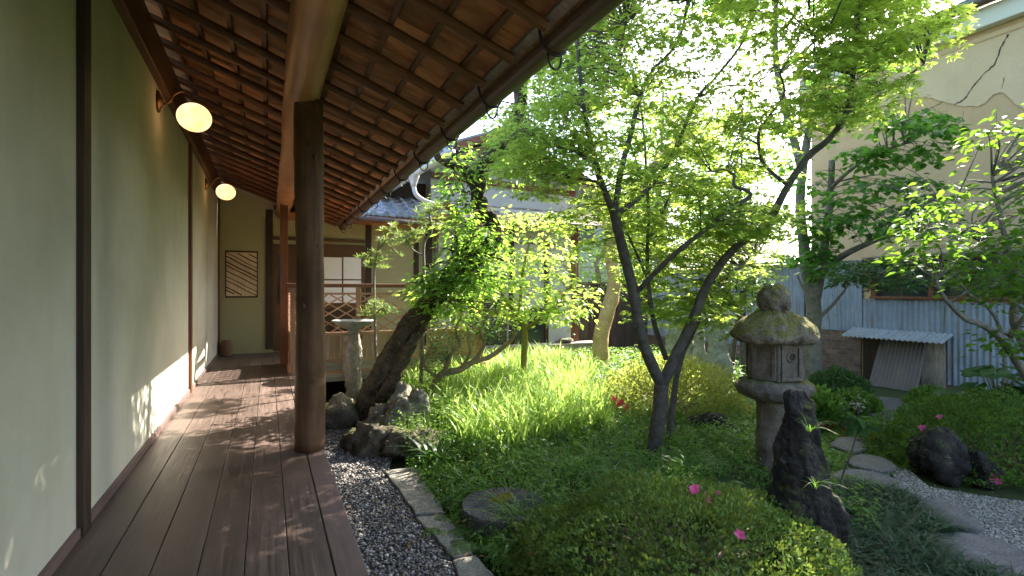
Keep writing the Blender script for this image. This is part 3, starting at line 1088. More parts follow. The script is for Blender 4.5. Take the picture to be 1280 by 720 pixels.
# wall lamps
def emit_mat():
    m = bpy.data.materials.new('lit_opal_glass')
    n, l = nodes_of(m)
    p = n['Principled BSDF']
    v = mapping(n, l)
    a = tex_noise(n, l, v, 6, 2, 0.4)
    sep = n.new('ShaderNodeSeparateXYZ')
    l.new(v, sep.inputs[0])
    c = ramp(n, [(0.30, (1.0, 0.44, 0.12)), (0.62, (1.0, 0.63, 0.30))])
    l.new(a.outputs['Fac'], c.inputs['Fac'])
    p.inputs['Base Color'].default_value = (0.8, 0.7, 0.5, 1)
    p.inputs['Roughness'].default_value = 0.2
    l.new(c.outputs[0], p.inputs['Emission Color'])
    p.inputs['Emission Strength'].default_value = 0.42
    return m


M['opal'] = emit_mat()
for y, lab in ((4.76, 'lit oval opal wall lamp with curved copper arm, midway along the corridor wall'), (8.15, 'lit oval opal wall lamp with curved copper arm, near the end wall')):
    zl = 2.93
    lt = thing('wall_lamp', lab, 'lamp', (XW, y, 3.02), 'oval opal wall lamps along the veranda wall')
    mb = MB()
    vs, fs = [], []
    prof = [(0.085, 0.0), (0.085, 0.012), (0.06, 0.020), (0.035, 0.035), (0.012, 0.040)]
    for r, h in prof:
        for k in range(20):
            a = 2 * math.pi * k / 20
            vs.append((XW + h, y + r * 0.8 * math.cos(a), 3.02 + r * math.sin(a)))
    for i in range(len(prof) - 1):
        for k in range(20):
            fs.append((i * 20 + k, i * 20 + (k + 1) % 20, (i + 1) * 20 + (k + 1) % 20, (i + 1) * 20 + k))
    fs.append(tuple((len(prof) - 1) * 20 + k for k in range(20)))
    fs.append(tuple(range(19, -1, -1)))
    mb.add(vs, fs)
    mb.build('mount_plate', M['copper'], lt, smooth=True)
    mb = MB()
    arm = [(XW + 0.03, y, 3.0), (XW + 0.08, y, 3.03), (XW + 0.11, y, 3.09), (XW + 0.17, y, 3.125), (XW + 0.225, y, 3.10), (XW + 0.245, y, 3.045)]
    mb.tube([Vector(q) for q in smooth_path(arm, 6)], 0.008, 8)
    mb.lathe([(0.0155, 3.03), (0.03, 3.04), (0.022, 3.06), (0.01, 3.07)], (XW + 0.245, y), 14)
    mb.build('arm', M['copper'], lt, smooth=True)
    mb = MB()
    prof = []
    for k in range(17):
        a = -math.pi / 2 + math.pi * k / 16
        prof.append((max(0.002, 0.122 * math.cos(a)), zl + 0.110 * math.sin(a)))
    mb.lathe(prof, (XW + 0.245, y), 32)
    mb.build('globe', M['opal'], lt, smooth=True)


# ================================================================== the wing at the end of the corridor
wing = thing('house_wing', 'house wing closing the corridor, with sliding door, shoji window and blue-grey tiled roof', 'house', (2.5, YEND, 0))
ZT = 3.02                       # top of the wing walls
mb = MB()
mb.box(XW - 0.12, 3.10, YEND, YEND + 0.12, 0.0, 3.30)
mb.build('plaster_wall', M['wall_end'], wing)
mb = MB()
vs = [(XW - 0.1, YEND - 0.028, 3.0), (1.0, YEND - 0.028, 2.68), (1.0, YEND - 0.028, zr(1.0) + 0.12), (XW - 0.1, YEND - 0.028, zr(XW - 0.1) + 0.12)]
vs += [(a, b + 0.026, c) for a, b, c in vs]
mb.add(vs, [(0, 1, 2, 3), (7, 6, 5, 4), (0, 4, 5, 1), (1, 5, 6, 2), (2, 6, 7, 3), (3, 7, 4, 0)])
mb.build('upper_wall_panel', M['wall_end'], wing)


def wbox(name, u0, v0, u1, v1, Y, proud, depth, mat, parent, bevel=0.004):
    a, b = PY(u0, v0, Y), PY(u1, v1, Y)
    q = MB()
    q.box(min(a.x, b.x), max(a.x, b.x), Y - proud, Y - proud + depth, min(a.z, b.z), max(a.z, b.z))
    return q.build(name, mat, parent, bevel=bevel)


wbox('post', 332, 262, 341, 436, YEND, 0.035, 0.05, M['post'], wing)
wbox('post', 457, 272, 464, 425, YEND, 0.035, 0.05, M['post'], wing)
wbox('post', 517, 283, 523, 420, YEND, 0.035, 0.05, M['post'], wing)
wbox('lintel', 342, 296, 456, 304, YEND, 0.05, 0.06, M['plate'], wing)
wbox('top_beam', 342, 262, 534, 269, YEND, 0.06, 0.07, M['red_wood_x'], wing)
# sliding doors under the lintel
door = wbox('sliding_door', 342, 305, 402, 436, YEND, 0.020, 0.03, M['plate'], wing)
wbox('glass_pane', 347, 318, 352, 380, YEND, 0.0235, 0.006, M['glass'], door, 0)
wbox('glass_pane', 372, 318, 401, 345, YEND, 0.0235, 0.006, M['glass'], door, 0)
wbox('door_rail', 343, 385, 401, 391, YEND, 0.026, 0.006, M['red_wood_x'], door, 0.002)
door2 = wbox('sliding_door', 402.4, 305, 456, 436, YEND, 0.030, 0.03, M['plate'], wing)
for a, b in ((404.5, 427), (429, 451)):
    for c, d in ((321.5, 349), (350.5, 378.5)):
        wbox('paper_pane', a, c, b, d, YEND, 0.034, 0.006, M['paper'], door2, 0)
wbox('lower_panel', 405, 386, 452, 430, YEND, 0.034, 0.006, M['post'], door2, 0.002)
# open wattle window: pale panel behind slanting sticks
wd = wbox('wattle_window', 281.5, 313, 322.5, 372, YEND, 0.012, 0.02, M['post'], wing)
wd['label'] = 'square wall panel of pale wood with slanting dark sticks'
wbox('panel', 283, 315, 321, 370, YEND, 0.016, 0.006, M['pale_wood'], wd, 0)
a, b = PY(283, 315, YEND), PY(321, 370, YEND)
x0, x1, z1, z0 = a.x, b.x, a.z, b.z
W, H = x1 - x0, z1 - z0
mb = MB()
rr = random.Random(5)
for k in range(13):
    t0 = -0.35 + 1.35 * k / 12 + rr.uniform(-0.03, 0.03)       # height on the left side, from the top
    pts = []
    sl = 0.62 * W / H * 0.9
    for q in range(9):
        s = q / 8
        zz = t0 + s * sl + 0.005 * math.sin(q + k)
        if 0.01 < zz < 0.985:
            pts.append(Vector((x0 + s * W, YEND - 0.020, z1 - zz * H)))
    if len(pts) > 2:
        mb.tube(pts, 0.007 + rr.uniform(0, 0.004), 6)
mb.build('sticks', M['post'], wd, smooth=True)

# tiled roof of the wing front: courses of pan tiles with round eave ends
def tile_roof(name, x0, x1, ye, ze, rise, depth, mat, parent, pitch=0.235, course=0.22):
    V, F = [], []
    nx = int((x1 - x0) / pitch * 10)
    rows = int(depth / course)
    for r in range(rows):
        ya, yb = ye + r * course, ye + (r + 1) * course + 0.03
        za, zb = ze + rise * r / rows + 0.028, ze + rise * (r + 1.13) / rows
        base = len(V)
        for i in range(nx + 1):
            x = x0 + (x1 - x0) * i / nx
            ph = (x - x0) / pitch % 1.0
            h = 0.045 * math.exp(-((ph - 0.82) / 0.12) ** 2) + 0.022 * abs(ph - 0.38) ** 2 * 4
            V.append((x, ya - 0.012, za + h - 0.045))
            V.append((x, ya, za + h))
            V.append((x, yb, zb + h * 0.9))
        for i in range(nx):
            b = base + i * 3
            F.append((b, b + 3, b + 4, b + 1))
            F.append((b + 1, b + 4, b + 5, b + 2))
    mb = MB()
    mb.add(V, F)
    # round end caps at the eave
    k = 0
    while x0 + (k + 0.82) * pitch < x1:
        cx = x0 + (k + 0.82) * pitch
        vs = []
        for rad, dy in ((0.055, 0.0), (0.055, -0.02), (0.040, -0.024), (0.036, -0.018)):
            for q in range(14):
                a = 2 * math.pi * q / 14
                vs.append((cx + rad * math.cos(a), ye - 0.012 + dy, ze + 0.03 + rad * math.sin(a)))
        fs = []
        for i in range(3):
            for q in range(14):
                fs.append((i * 14 + q, i * 14 + (q + 1) % 14, (i + 1) * 14 + (q + 1) % 14, (i + 1) * 14 + q))
        fs.append(tuple(3 * 14 + q for q in range(14)))
        mb.add(vs, fs)
        k += 1
    return mb.build(name, mat, parent)


YG = 9.35                       # the wing's eave line
tile_roof('tile_roof', 1.05, 3.0, YG + 0.05, 2.93, 0.52, 1.25, M['tile'], wing)
mb = MB()
mb.box(0.2, 3.05, YG + 0.02, YEND + 0.1, 2.84, 2.875)
mb.build('soffit', M['ceil'], wing)
mb = MB()
mb.box(1.02, 3.06, YG - 0.01, YG + 0.03, 2.79, 2.90)
mb.build('eave_board', M['red_wood_x'], wing, bevel=0.004)
mb = MB()
mb.tube([Vector((1.1, YG - 0.065, 2.84)), Vector((3.0, YG - 0.065, 2.80))], 0.05, 14)
mb.build('gutter', M['gutter'], wing, smooth=True)
# upper storey behind and its grey gutter with funnel and pipe
mb = MB()
mb.box(-0.5, 3.3, YEND + 0.75, YEND + 3.5, 2.9, 3.9)
mb.build('upper_wall', M['post'], wing)
up0, up1 = PT(462, 252, 10.2), PT(566, 188, 8.9)
mb = MB()
mb.tube([up0, up1], 0.065, 14)
mb.tube([up0 + Vector((0, 0.12, 0.05)), up1 + Vector((0, 0.12, 0.05))], 0.03, 8)
ug = mb.build('upper_gutter', M['grey_pvc'], wing, smooth=True)
mb = MB()
f0 = PT(517, 222, 9.5)
mb.lathe([(0.05, f0.z - 0.17), (0.06, f0.z - 0.12), (0.10, f0.z), (0.11, f0.z + 0.02), (0.11, f0.z + 0.06)], (f0.x, f0.y), 8)
pp = [f0 + Vector((0, 0, -0.15)), PT(520, 243, 9.5), PT(531, 251, 9.55), PT(552, 258, 9.7), PT(566, 262, 9.9)]
mb.tube([Vector(q) for q in smooth_path([tuple(q) for q in pp], 5)], 0.042, 12)
mb.build('downpipe', M['grey_pvc'], ug, smooth=True)
# upper tiles seen over the grey gutter
mb = MB()
for k in range(9):
    t = k / 8
    a = up0.lerp(up1, t) + Vector((0.0, 0.05, 0.09))
    mb.tube([a, a + Vector((0.25, 1.6, 0.62))], 0.075, 10)
a, b = up0 + Vector((0, 0.05, 0.05)), up1 + Vector((0, 0.05, 0.05))
s = Vector((0.25, 1.6, 0.62))
vs = [a, b, b + s, a + s]
vs += [q + Vector((0, 0, -0.05)) for q in vs]
mb.add(vs, [(0, 1, 2, 3), (7, 6, 5, 4), (0, 4, 5, 1), (1, 5, 6, 2), (2, 6, 7, 3), (3, 7, 4, 0)])
mb.build('upper_roof', M['tile'], wing)
# hip ornament where the two roofs meet
h0 = PT(556, 262, 9.3)
mb = MB()
mb.bar(h0 + Vector((-0.28, 0, -0.06)), h0 + Vector((0.02, 0, 0.12)), 0.22, 0.07)
mb.bar(h0 + Vector((0.30, 0, -0.10)), h0 + Vector((0.0, 0, 0.12)), 0.22, 0.07)
mb.bar(h0 + Vector((-0.20, 0.05, -0.13)), h0 + Vector((0.24, 0.05, -0.15)), 0.16, 0.12)
mb.build('gable_cap', M['red_wood_x'], wing, bevel=0.008)
mb = MB()
c0 = PY(531, 285, YEND - 0.02)
mb.box(c0.x, c0.x + 0.13, YEND - 0.10, YEND + 0.12, 0.0, 2.9)
mb.bar(Vector((c0.x + 0.3, YEND - 0.3, 1.9)), Vector((c0.x + 0.75, YEND - 0.9, 2.75)), 0.07, 0.09)
mb.build('corner_post', M['post'], wing, bevel=0.004)

# right-hand room of the wing
RX0, RX1, RY = 3.12, 6.45, 10.0
room = thing('garden_room', 'white and grey plastered garden room with bark-shingled lower roof and plain gable above', 'house', (4.8, RY, 0))
mb = MB()
mb.box(RX0, RX1, RY, RY + 3.2, 0.0, 3.32)
mb.build('plaster_wall', M['white_plaster'], room)
wbox('wall_panel', 560, 272, 642, 440, RY, 0.004, 0.02, M['grey_plaster'], room, 0)
wbox('wall_panel', 645, 272, 714, 304, RY, 0.004, 0.02, M['grey_plaster'], room, 0)
wbox('corner_post', 714, 268, 722, 440, RY, 0.04, 0.06, M['red_wood_z'], room)
wbox('post', 680, 300, 685, 440, RY, 0.03, 0.04, M['post'], room)
wbox('post', 636, 275, 642, 440, RY, 0.03, 0.04, M['post'], room)
wbox('rail', 642.5, 303, 713.5, 307, RY, 0.03, 0.04, M['red_wood_x'], room)
w = wbox('window', 642.5, 385, 679.5, 433, RY, 0.022, 0.03, M['post'], room)
wbox('pane', 645, 388, 677, 430, RY, 0.026, 0.006, M['glass'], w, 0)
w = wbox('window', 585, 372, 633, 433, RY, 0.022, 0.03, M['post'], room)
wbox('pane', 587, 375, 608, 430, RY, 0.026, 0.006, M['glass'], w, 0)
wbox('pane', 611, 375, 631, 430, RY, 0.026, 0.006, M['glass'], w, 0)
mb = MB()
for k in range(3):
    mb.box(3.3, RX1 + 0.35, RY - 0.42 + k * 0.14 + 0.003, RY - 0.42 + (k + 1) * 0.14 - 0.003, 0.36, 0.40)
mb.box(3.3, RX1 + 0.35, RY - 0.40, RY - 0.36, 0.24, 0.359)
for k in range(5):
    xx = 3.4 + k * 0.8
    mb.box(xx, xx + 0.09, RY - 0.37, RY - 0.28, 0.0, 0.36)
mb.build('ledge', M['grey_wood_x'], room, bevel=0.004)
# shingled lower roof
mb = MB()
rr = random.Random(21)
ye, ze = RY - 0.62, 2.98
for r in range(7):
    xx = RX0 - 0.05 + rr.uniform(-0.1, 0)
    while xx < RX1 + 0.55:
        w_ = rr.uniform(0.10, 0.19)
        ya = ye + r * 0.15 + rr.uniform(-0.015, 0.015)
        za = ze + r * 0.062 + rr.uniform(0, 0.008)
        vs = [(xx + 0.003, ya, za), (xx + w_, ya, za), (xx + w_, ya + 0.27, za + 0.085), (xx + 0.003, ya + 0.27, za + 0.085)]
        vs += [(p, q, s_ + 0.022) for p, q, s_ in vs]
        mb.add(vs, [(3, 2, 1, 0), (4, 5, 6, 7), (0, 1, 5, 4), (1, 2, 6, 5), (2, 3, 7, 6), (3, 0, 4, 7)])
        xx += w_
mb.build('shingle_roof', M['shingle'], room)
mb = MB()
xx = RX0 + 0.1
while xx < RX1 + 0.5:
    mb.bar(Vector((xx, ye + 0.03, ze - 0.035)), Vector((xx, RY, ze + 0.21)), 0.045, 0.05)
    xx += 0.26
lowr = mb.build('eave_rafters', M['post'], room)
mb = MB()
xx = RX0 + 0.1
while xx < RX1 + 0.5:
    mb.box(xx - 0.026, xx + 0.026, ye + 0.012, ye + 0.022, ze - 0.065, ze - 0.012)
    xx += 0.26
mb.build('white_rafter_ends', M['white_plaster'], room)
# gable above
GY = RY + 0.55
mb = MB()
zb, zt, zp = 3.32, 4.35, 5.15
vs = [(RX0, GY, zb), (RX1 + 0.2, GY, zb), (RX1 + 0.2, GY, zt - 0.35), ((RX0 + RX1) / 2 - 0.3, GY, zp - 0.3), (RX0, GY, zt)]
vs += [(a, b + 2.6, c) for a, b, c in vs]
mb.add(vs, [(0, 1, 2, 3, 4), (9, 8, 7, 6, 5), (0, 5, 6, 1), (1, 6, 7, 2), (2, 7, 8, 3), (3, 8, 9, 4), (4, 9, 5, 0)])
mb.build('gable_wall', M['grey_plaster'], room)
mb = MB()
mb.box(RX0 + 0.01, RX1 + 0.19, GY - 0.010, GY + 0.02, 3.33, 3.82)
mb.build('plaster_band', M['white_plaster'], room)
mb = MB()
mb.bar(Vector((RX0, GY - 0.03, 4.02)), Vector((RX1 + 0.25, GY - 0.03, 3.90)), 0.06, 0.13)
mb.build('gable_beam', M['red_wood_x'], room, bevel=0.004)
mb = MB()
for xx in (RX0 + 0.5, RX0 + 1.55, RX1 - 0.55):
    mb.box(xx, xx + 0.12, GY - 0.03, GY + 0.01, 4.06, 4.45 if xx < 5 else 4.2)
mb.build('gable_posts', M['red_wood_z'], room, bevel=0.004)
mb = MB()
pk = Vector(((RX0 + RX1) / 2 - 0.3, GY - 0.5, zp - 0.22))
for e in (Vector((RX0 - 0.5, GY - 0.5, 4.22)), Vector((RX1 + 0.7, GY - 0.5, 3.95))):
    vs = [e, pk, pk + Vector((0, 3.6, 0)), e + Vector((0, 3.6, 0))]
    vs += [q + Vector((0, 0, 0.12)) for q in vs]
    mb.add(vs, [(3, 2, 1, 0), (4, 5, 6, 7), (0, 1, 5, 4), (1, 2, 6, 5), (2, 3, 7, 6), (3, 0, 4, 7)])
mb.build('roof', M['tile'], room)
mb = MB()
for e in (Vector((RX0 - 0.5, GY - 0.52, 4.20)), Vector((RX1 + 0.7, GY - 0.52, 3.93))):
    mb.bar(e, pk + Vector((0, -0.02, -0.02)), 0.05, 0.16)
mb.build('bargeboard', M['red_wood_x'], room)

# ================================================================== railing of the side deck
rail = thing('veranda_railing', 'brown wooden railing with diamond lattice over vertical board panel, behind the stone basin', 'railing', (1.1, 7.43, DZ))
RYL = 7.43
rp = [0.30, 1.15, 2.05, 3.0]
for xx in rp:
    mb = MB()
    mb.box(xx - 0.03, xx + 0.03, RYL - 0.03, RYL + 0.03, DZ, 1.60)
    mb.build('post', M['rail_z'], rail, bevel=0.004)
mb = MB()
mb.box(0.22, 3.1, RYL - 0.045, RYL + 0.045, 1.602, 1.655)
mb.build('handrail', M['red_wood_x'], rail, bevel=0.01)
mb = MB()
for z0, z1 in ((1.50, 1.53), (0.93, 0.985), (0.575, 0.62)):
    for a, b in zip(rp[:-1], rp[1:]):
        mb = MB()
        mb.box(a + 0.031, b - 0.031, RYL - 0.02, RYL + 0.02, z0, z1)
        mb.build('cross_rail', M['rail'], rail, bevel=0.003)


def lattice(mb, x0, x1, z0, z1, fx, y, step, sl, w, t):
    """Diamond lattice clipped to a rectangle; fx maps (s, z, off) to a point."""
    L, H = x1 - x0, z1 - z0
    for sgn, off in ((1, -t * 0.6), (-1, t * 0.6)):
        k = -int(H / sl / step) - 2
        while k * step < L + H / sl + step:
            s0 = k * step
            pts = []
            for zz in (0.0, H):
                s = s0 + (zz / sl if sgn > 0 else (H - zz) / sl)
                pts.append((s, zz))
            (sa, za), (sb, zb_) = pts
            lo, hi = 0.0, 1.0
            ds = sb - sa
            for bound, sg in ((0.0, 1), (L, -1)):
                if abs(ds) < 1e-9:
                    continue
                q = (bound - sa) / ds
                if ds * sg > 0:
                    lo = max(lo, q)
                else:
                    hi = min(hi, q)
            if hi - lo > 0.03:
                A = (sa + ds * lo, za + (zb_ - za) * lo)
                B = (sa + ds * hi, za + (zb_ - za) * hi)
                mb.bar(fx(A[0], z0 + A[1], off), fx(B[0], z0 + B[1], off), t, w, up=fx.up)
            k += 1


class FX:
    def __init__(self, o, d, nrm):
        self.o, self.d, self.n = Vector(o), Vector(d), Vector(nrm)
        self.up = (0, 0, 1)

    def __call__(self, s, z, off):
        q = self.o + self.d * s + self.n * off
        return Vector((q.x, q.y, z))


for a, b in zip(rp[:-1], rp[1:]):
    mb = MB()
    lattice(mb, a + 0.031, b - 0.031, 0.986, 1.499, FX((a + 0.031, RYL, 0), (1, 0, 0), (0, 1, 0)), RYL, 0.225, 0.60, 0.019, 0.012)
    mb.build('lattice', M['rail'], rail)
mb = MB()
xx = 0.335
rr = random.Random(8)
while xx < 2.95:
    w_ = 0.062
    if not any(abs(xx + w_ / 2 - q) < 0.066 for q in rp):
        mb.box(xx, xx + w_ - 0.004, RYL - 0.008, RYL + 0.008, 0.6205, 0.9295)
        mb.box(xx + w_ - 0.012, xx + w_ + 0.004, RYL - 0.016, RYL - 0.0085, 0.6205, 0.9295)
    xx += w_
mb.build('board_panel', M['panel_board'], rail)
mb = MB()
mb.box(0.34, 3.0, RYL - 0.02, RYL + 0.02, DZ + 0.005, 0.574)
mb.build('bottom_board', M['grey_wood_x'], rail, bevel=0.003)
# short return towards the wing
mb = MB()
mb.box(0.27, 0.31, RYL + 0.031, 8.399, 1.55, 1.60)
mb.box(0.275, 0.305, RYL + 0.031, 8.399, 0.93, 0.985)
mb.box(0.275, 0.305, RYL + 0.031, 8.399, DZ + 0.02, DZ + 0.07)
lattice(mb, 0, 0.93, 0.986, 1.549, FX((0.29, RYL + 0.031, 0), (0, 1, 0), (1, 0, 0)), 0, 0.155, 0.62, 0.014, 0.012)
mb.box(0.282, 0.298, RYL + 0.031, 8.399, 0.521, 0.929)
mb.build('return_panel', M['rail_z'], rail)

mb = MB()
rr = random.Random(4)
prof = []
for k in range(12):
    t = k / 11
    prof.append((0.075 + 0.02 * math.sin(t * 3.2) + (0.01 if k % 2 else 0), DZ + 0.002 + t * 0.26))
mb.lathe(prof, (-0.63, 9.95), 20, 0.15, 2)
tag(mb.build('woven_basket', M['basket'], None, smooth=True, origin=(-0.63, 9.95, DZ)), 'small brown woven basket on the floor in the dark corridor corner', 'basket')

# ================================================================== storehouse on the right
XB = 9.5
store = thing('storehouse', 'tall tan plastered storehouse with cracked wall over blue-grey corrugated iron siding', 'building', (XB, 4.0, 0))
SY0, SY1 = -1.5, 6.45
mb = MB()
mb.box(XB, XB + 4.5, SY0, SY1, 0.0, 5.50)
mb.build('plaster_wall', M['tan_plaster'], store)
# pale upper coat with a broken wavy lower edge, standing proud of the tan coat
def crack_path(pts, per=8, jit=0.02, seed=0):
    rj = random.Random(seed)
    sp = smooth_path([tuple(PX(u, v, XB)) for u, v in pts], per)
    return [Vector((XB, q[1] + rj.uniform(-jit, jit) * 0.15, q[2] + rj.uniform(-jit, jit))) for q in sp]


edge = crack_path([(1000, 168), (1040, 152), (1075, 140), (1100, 134), (1130, 124), (1160, 122), (1185, 129), (1207, 133), (1228, 131), (1242, 119), (1255, 117), (1268, 128), (1290, 140), (1340, 150)], 8, 0.012, 1)
mb = MB()
vs, fs = [], []
for q in edge:
    vs += [(XB - 0.018, q.y, q.z), (XB - 0.018, q.y, 5.30), (XB + 0.01, q.y, q.z)]
for i in range(len(edge) - 1):
    fs += [(i * 3, i * 3 + 3, i * 3 + 4, i * 3 + 1), (i * 3, i * 3 + 2, i * 3 + 5, i * 3 + 3)]
mb.add(vs, fs)
mb.build('upper_coat', M['tan_pale'], store)


def crack(pts, w, proud, seed):
    sp = crack_path(pts, 7, 0.012, seed)
    rj = random.Random(seed)
    q = MB()
    vs, fs = [], []
    for i, p in enumerate(sp):
        t = (sp[min(i + 1, len(sp) - 1)] - sp[max(i - 1, 0)]).normalized()
        s = Vector((0, -t.z, t.y))
        ww = w * (0.45 + rj.random()) * min(1, (len(sp) - i) / 6 + 0.2)
        vs += [Vector((XB - proud, p.y, p.z)) + s * ww, Vector((XB - proud, p.y, p.z)) - s * ww]
    for i in range(len(sp) - 1):
        fs.append((i * 2, i * 2 + 1, i * 2 + 3, i * 2 + 2))
    q.add(vs, fs)
    q.build('crack', M['crackmat'], store)


M['crackmat'] = flat('crack_gap', (0.10, 0.07, 0.05), 0.95, 0, 0.1)
crack([(1261, 44), (1252, 60), (1244, 80), (1228, 96), (1215, 112), (1205, 125), (1193, 131)], 0.009, 0.022, 2)
crack([(1178, 128), (1166, 134), (1157, 140)], 0.006, 0.004, 3)
crack([(1205, 138), (1201, 152), (1186, 165), (1178, 183)], 0.004, 0.004, 4)
crack([(1140, 176), (1120, 182), (1108, 188), (1092, 208)], 0.006, 0.004, 5)
crack([(1256, 98), (1253, 112)], 0.004, 0.022, 6)
# shadow-line moulding, fascia, roof
mb = MB()
mb.box(XB - 0.03, XB, SY0, SY1 + 0.01, 5.22, 5.245)
mb.build('moulding', M['tan_plaster'], store)
mb = MB()
mb.box(XB - 0.16, XB + 0.02, SY0 - 0.1, SY1 + 0.15, 5.38, 5.66)
mb.build('fascia', M['fascia'], store, bevel=0.01)
mb = MB()
mb.tube([Vector((XB - 0.26, SY0 - 0.1, 5.70)), Vector((XB - 0.26, SY1 + 0.2, 5.70))], 0.06, 12)
k = SY0
while k < SY1 + 0.2:
    mb.box(XB - 0.34, XB - 0.18, k, k + 0.02, 5.62, 5.645)
    k += 0.9
mb.build('gutter', M['gutter'], store, smooth=True)
tr = MB()
V, F = [], []
ny = int((SY1 - SY0 + 0.4) / 0.03)
for i in range(ny + 1):
    y = SY0 - 0.2 + i * 0.03
    h = 0.03 * abs(math.sin(math.pi * y / 0.27))
    V += [(XB - 0.30, y, 5.70 + h), (XB - 0.30, y, 5.78 + h), (XB + 2.3, y, 6.70 + h)]
for i in range(ny):
    b = i * 3
    F += [(b, b + 1, b + 4, b + 3), (b + 1, b + 2, b + 5, b + 4)]
tr.add(V, F)
tr.build('tile_roof', M['tile'], store)


def corr(name, y0, y1, z0, z1, xo, mat, parent, amp=0.010, wl=0.076, z0f=None):
    """Corrugated sheet on the wall plane; bottom edge may vary along y."""
    n = max(8, int((y1 - y0) / wl * 8))
    V, F = [], []
    for i in range(n + 1):
        y = y0 + (y1 - y0) * i / n
        dx = amp * math.cos(2 * math.pi * y / wl)
        zb = z0 if z0f is None else z0f(y)
        V += [(xo - amp + dx, y, zb), (xo - amp + dx, y, z1), (xo + 0.03, y, zb), (xo + 0.03, y, z1)]
    for i in range(n):
        b = i * 4
        F += [(b, b + 4, b + 5, b + 1), (b + 3, b + 7, b + 6, b + 2), (b + 1, b + 5, b + 7, b + 3), (b + 2, b + 6, b + 4, b)]
    q = MB()
    q.add(V, F)
    return q.build(name, mat, parent)


def yz(u, v, X=XB):
    p = PX(u, v, X)
    return p.y, p.z


zc = yz(1150, 323)[1]
yw0, _ = yz(1092, 340)       # window near edge (far side in y)
# siding in three sheets round the opening
ya = yz(1078, 440)[0]
yb = yz(1183, 440)[0]
zaw = yz(1130, 420)[1]
corr('siding', ya - 0.02, SY1, yz(1040, 412)[1], zc + 0.02, XB - 0.035, M['corr'], store)
corr('siding', yb + 0.012, ya - 0.03, zaw, yz(1150, 375)[1], XB - 0.035, M['corr'], store)
corr('siding', -1.4, yb, yz(1200, 482)[1], yz(1150, 377)[1], XB - 0.050, M['corr'], store)
mb = MB()
mb.box(XB - 0.03, XB + 0.02, ya + 0.01, SY1 - 0.002, 0.0, yz(1040, 412)[1] - 0.003)
mb.box(XB - 0.045, XB + 0.02, -1.3, yb - 0.01, 0.0, yz(1200, 482)[1] - 0.003)
mb.build('brick_base', M['brick'], store)
# long window
zw0, zw1 = yz(1150, 374)[1], yz(1150, 322)[1]
win = None
mb = MB()
mb.box(XB - 0.10, XB + 0.02, 1.0, yw0, zw1 - 0.06, zw1)
mb.box(XB - 0.12, XB + 0.02, 1.0, yw0, zw0, zw0 + 0.045)
for yy in np.linspace(yw0 - 0.04, 1.0, 6):
    mb.box(XB - 0.10, XB + 0.02, yy - 0.035, yy + 0.035, zw0 + 0.046, zw1 - 0.061)
win = mb.build('window', M['red_wood_z'], store, bevel=0.004)
ys = np.linspace(yw0 - 0.04, 1.0, 6)
for a, b in zip(ys[:-1], ys[1:]):
    q = MB()
    q.box(XB - 0.055, XB - 0.02, b + 0.036, a - 0.036, zw0 + 0.047, zw1 - 0.062)
    q.build('pane', M['glass'], win)
    q = MB()
    zm = (zw0 + zw1) / 2
    q.box(XB - 0.062, XB - 0.056, b + 0.036, a - 0.036, zm - 0.01, zm + 0.01)
    q.box(XB - 0.062, XB - 0.0565, (a + b) / 2 - 0.01, (a + b) / 2 + 0.01, zw0 + 0.047, zm - 0.011)
    q.build('glazing_bar', M['red_wood_z'], win)
mb = MB()
mb.bar(Vector((XB - 0.08, 0.8, zw1 + 0.03)), Vector((XB - 0.08, yw0 + 0.1, zw1 + 0.03)), 0.20, 0.03)
mb.build('window_hood', M['grey_wood_x'], store)
# dark slab standing for the shade indoors, behind the leaning boards
mb = MB()
mb.box(XB - 0.02, XB + 0.01, yb + 0.02, ya - 0.02, 0.0, zaw - 0.01)
mb.build('doorway_shade', M['post'], store)
# little corrugated awning
mb = MB()
V, F = [], []
y0, y1 = yb - 0.12, ya + 0.12
n = 90
for i in range(n + 1):
    y = y0 + (y1 - y0) * i / n
    h = 0.012 * math.cos(2 * math.pi * y / 0.076)
    for dx, dz in ((-0.40, 0.0), (-0.045, 0.13)):
        V += [(XB + dx, y, zaw - 0.035 + dz + h), (XB + dx, y, zaw - 0.035 + dz + h - 0.012)]
for i in range(n):
    b = i * 4
    F += [(b, b + 4, b + 6, b + 2), (b + 3, b + 7, b + 5, b + 1), (b, b + 1, b + 5, b + 4)]
mb.add(V, F)
mb.build('awning', M['corr_awn'], store)


def leaning(name, label, quad, X0, X1, mat, th=0.02, corrug=False):
    """quad: top-left, top-right, bottom-right, bottom-left in the view; top lies on plane X1, bottom on X0."""
    tl, trr = PX(*quad[0], X1), PX(*quad[1], X1)
    brr, bl = PX(*quad[2], X0), PX(*quad[3], X0)
    n = 48 if corrug else 1
    V, F = [], []
    nrm = (trr - tl).cross(bl - tl).normalized()
    for i in range(n + 1):
        t = i / n
        o = nrm * (0.008 * math.cos(i * math.pi / 2) if corrug else 0)
        a, b = tl.lerp(trr, t) + o, bl.lerp(brr, t) + o
        b.z = max(b.z, 0.0)
        V += [a, b, a + nrm * th, b + nrm * th]
    for i in range(n):
        q = i * 4
        F += [(q, q + 4, q + 5, q + 1), (q + 3, q + 7, q + 6, q + 2), (q, q + 2, q + 6, q + 4), (q + 1, q + 5, q + 7, q + 3)]
    F += [(0, 1, 3, 2), (n * 4, n * 4 + 2, n * 4 + 3, n * 4 + 1)]
    q = MB()
    q.add(V, F)
    return tag(q.build(name, mat, None, origin=bl), label, 'board')


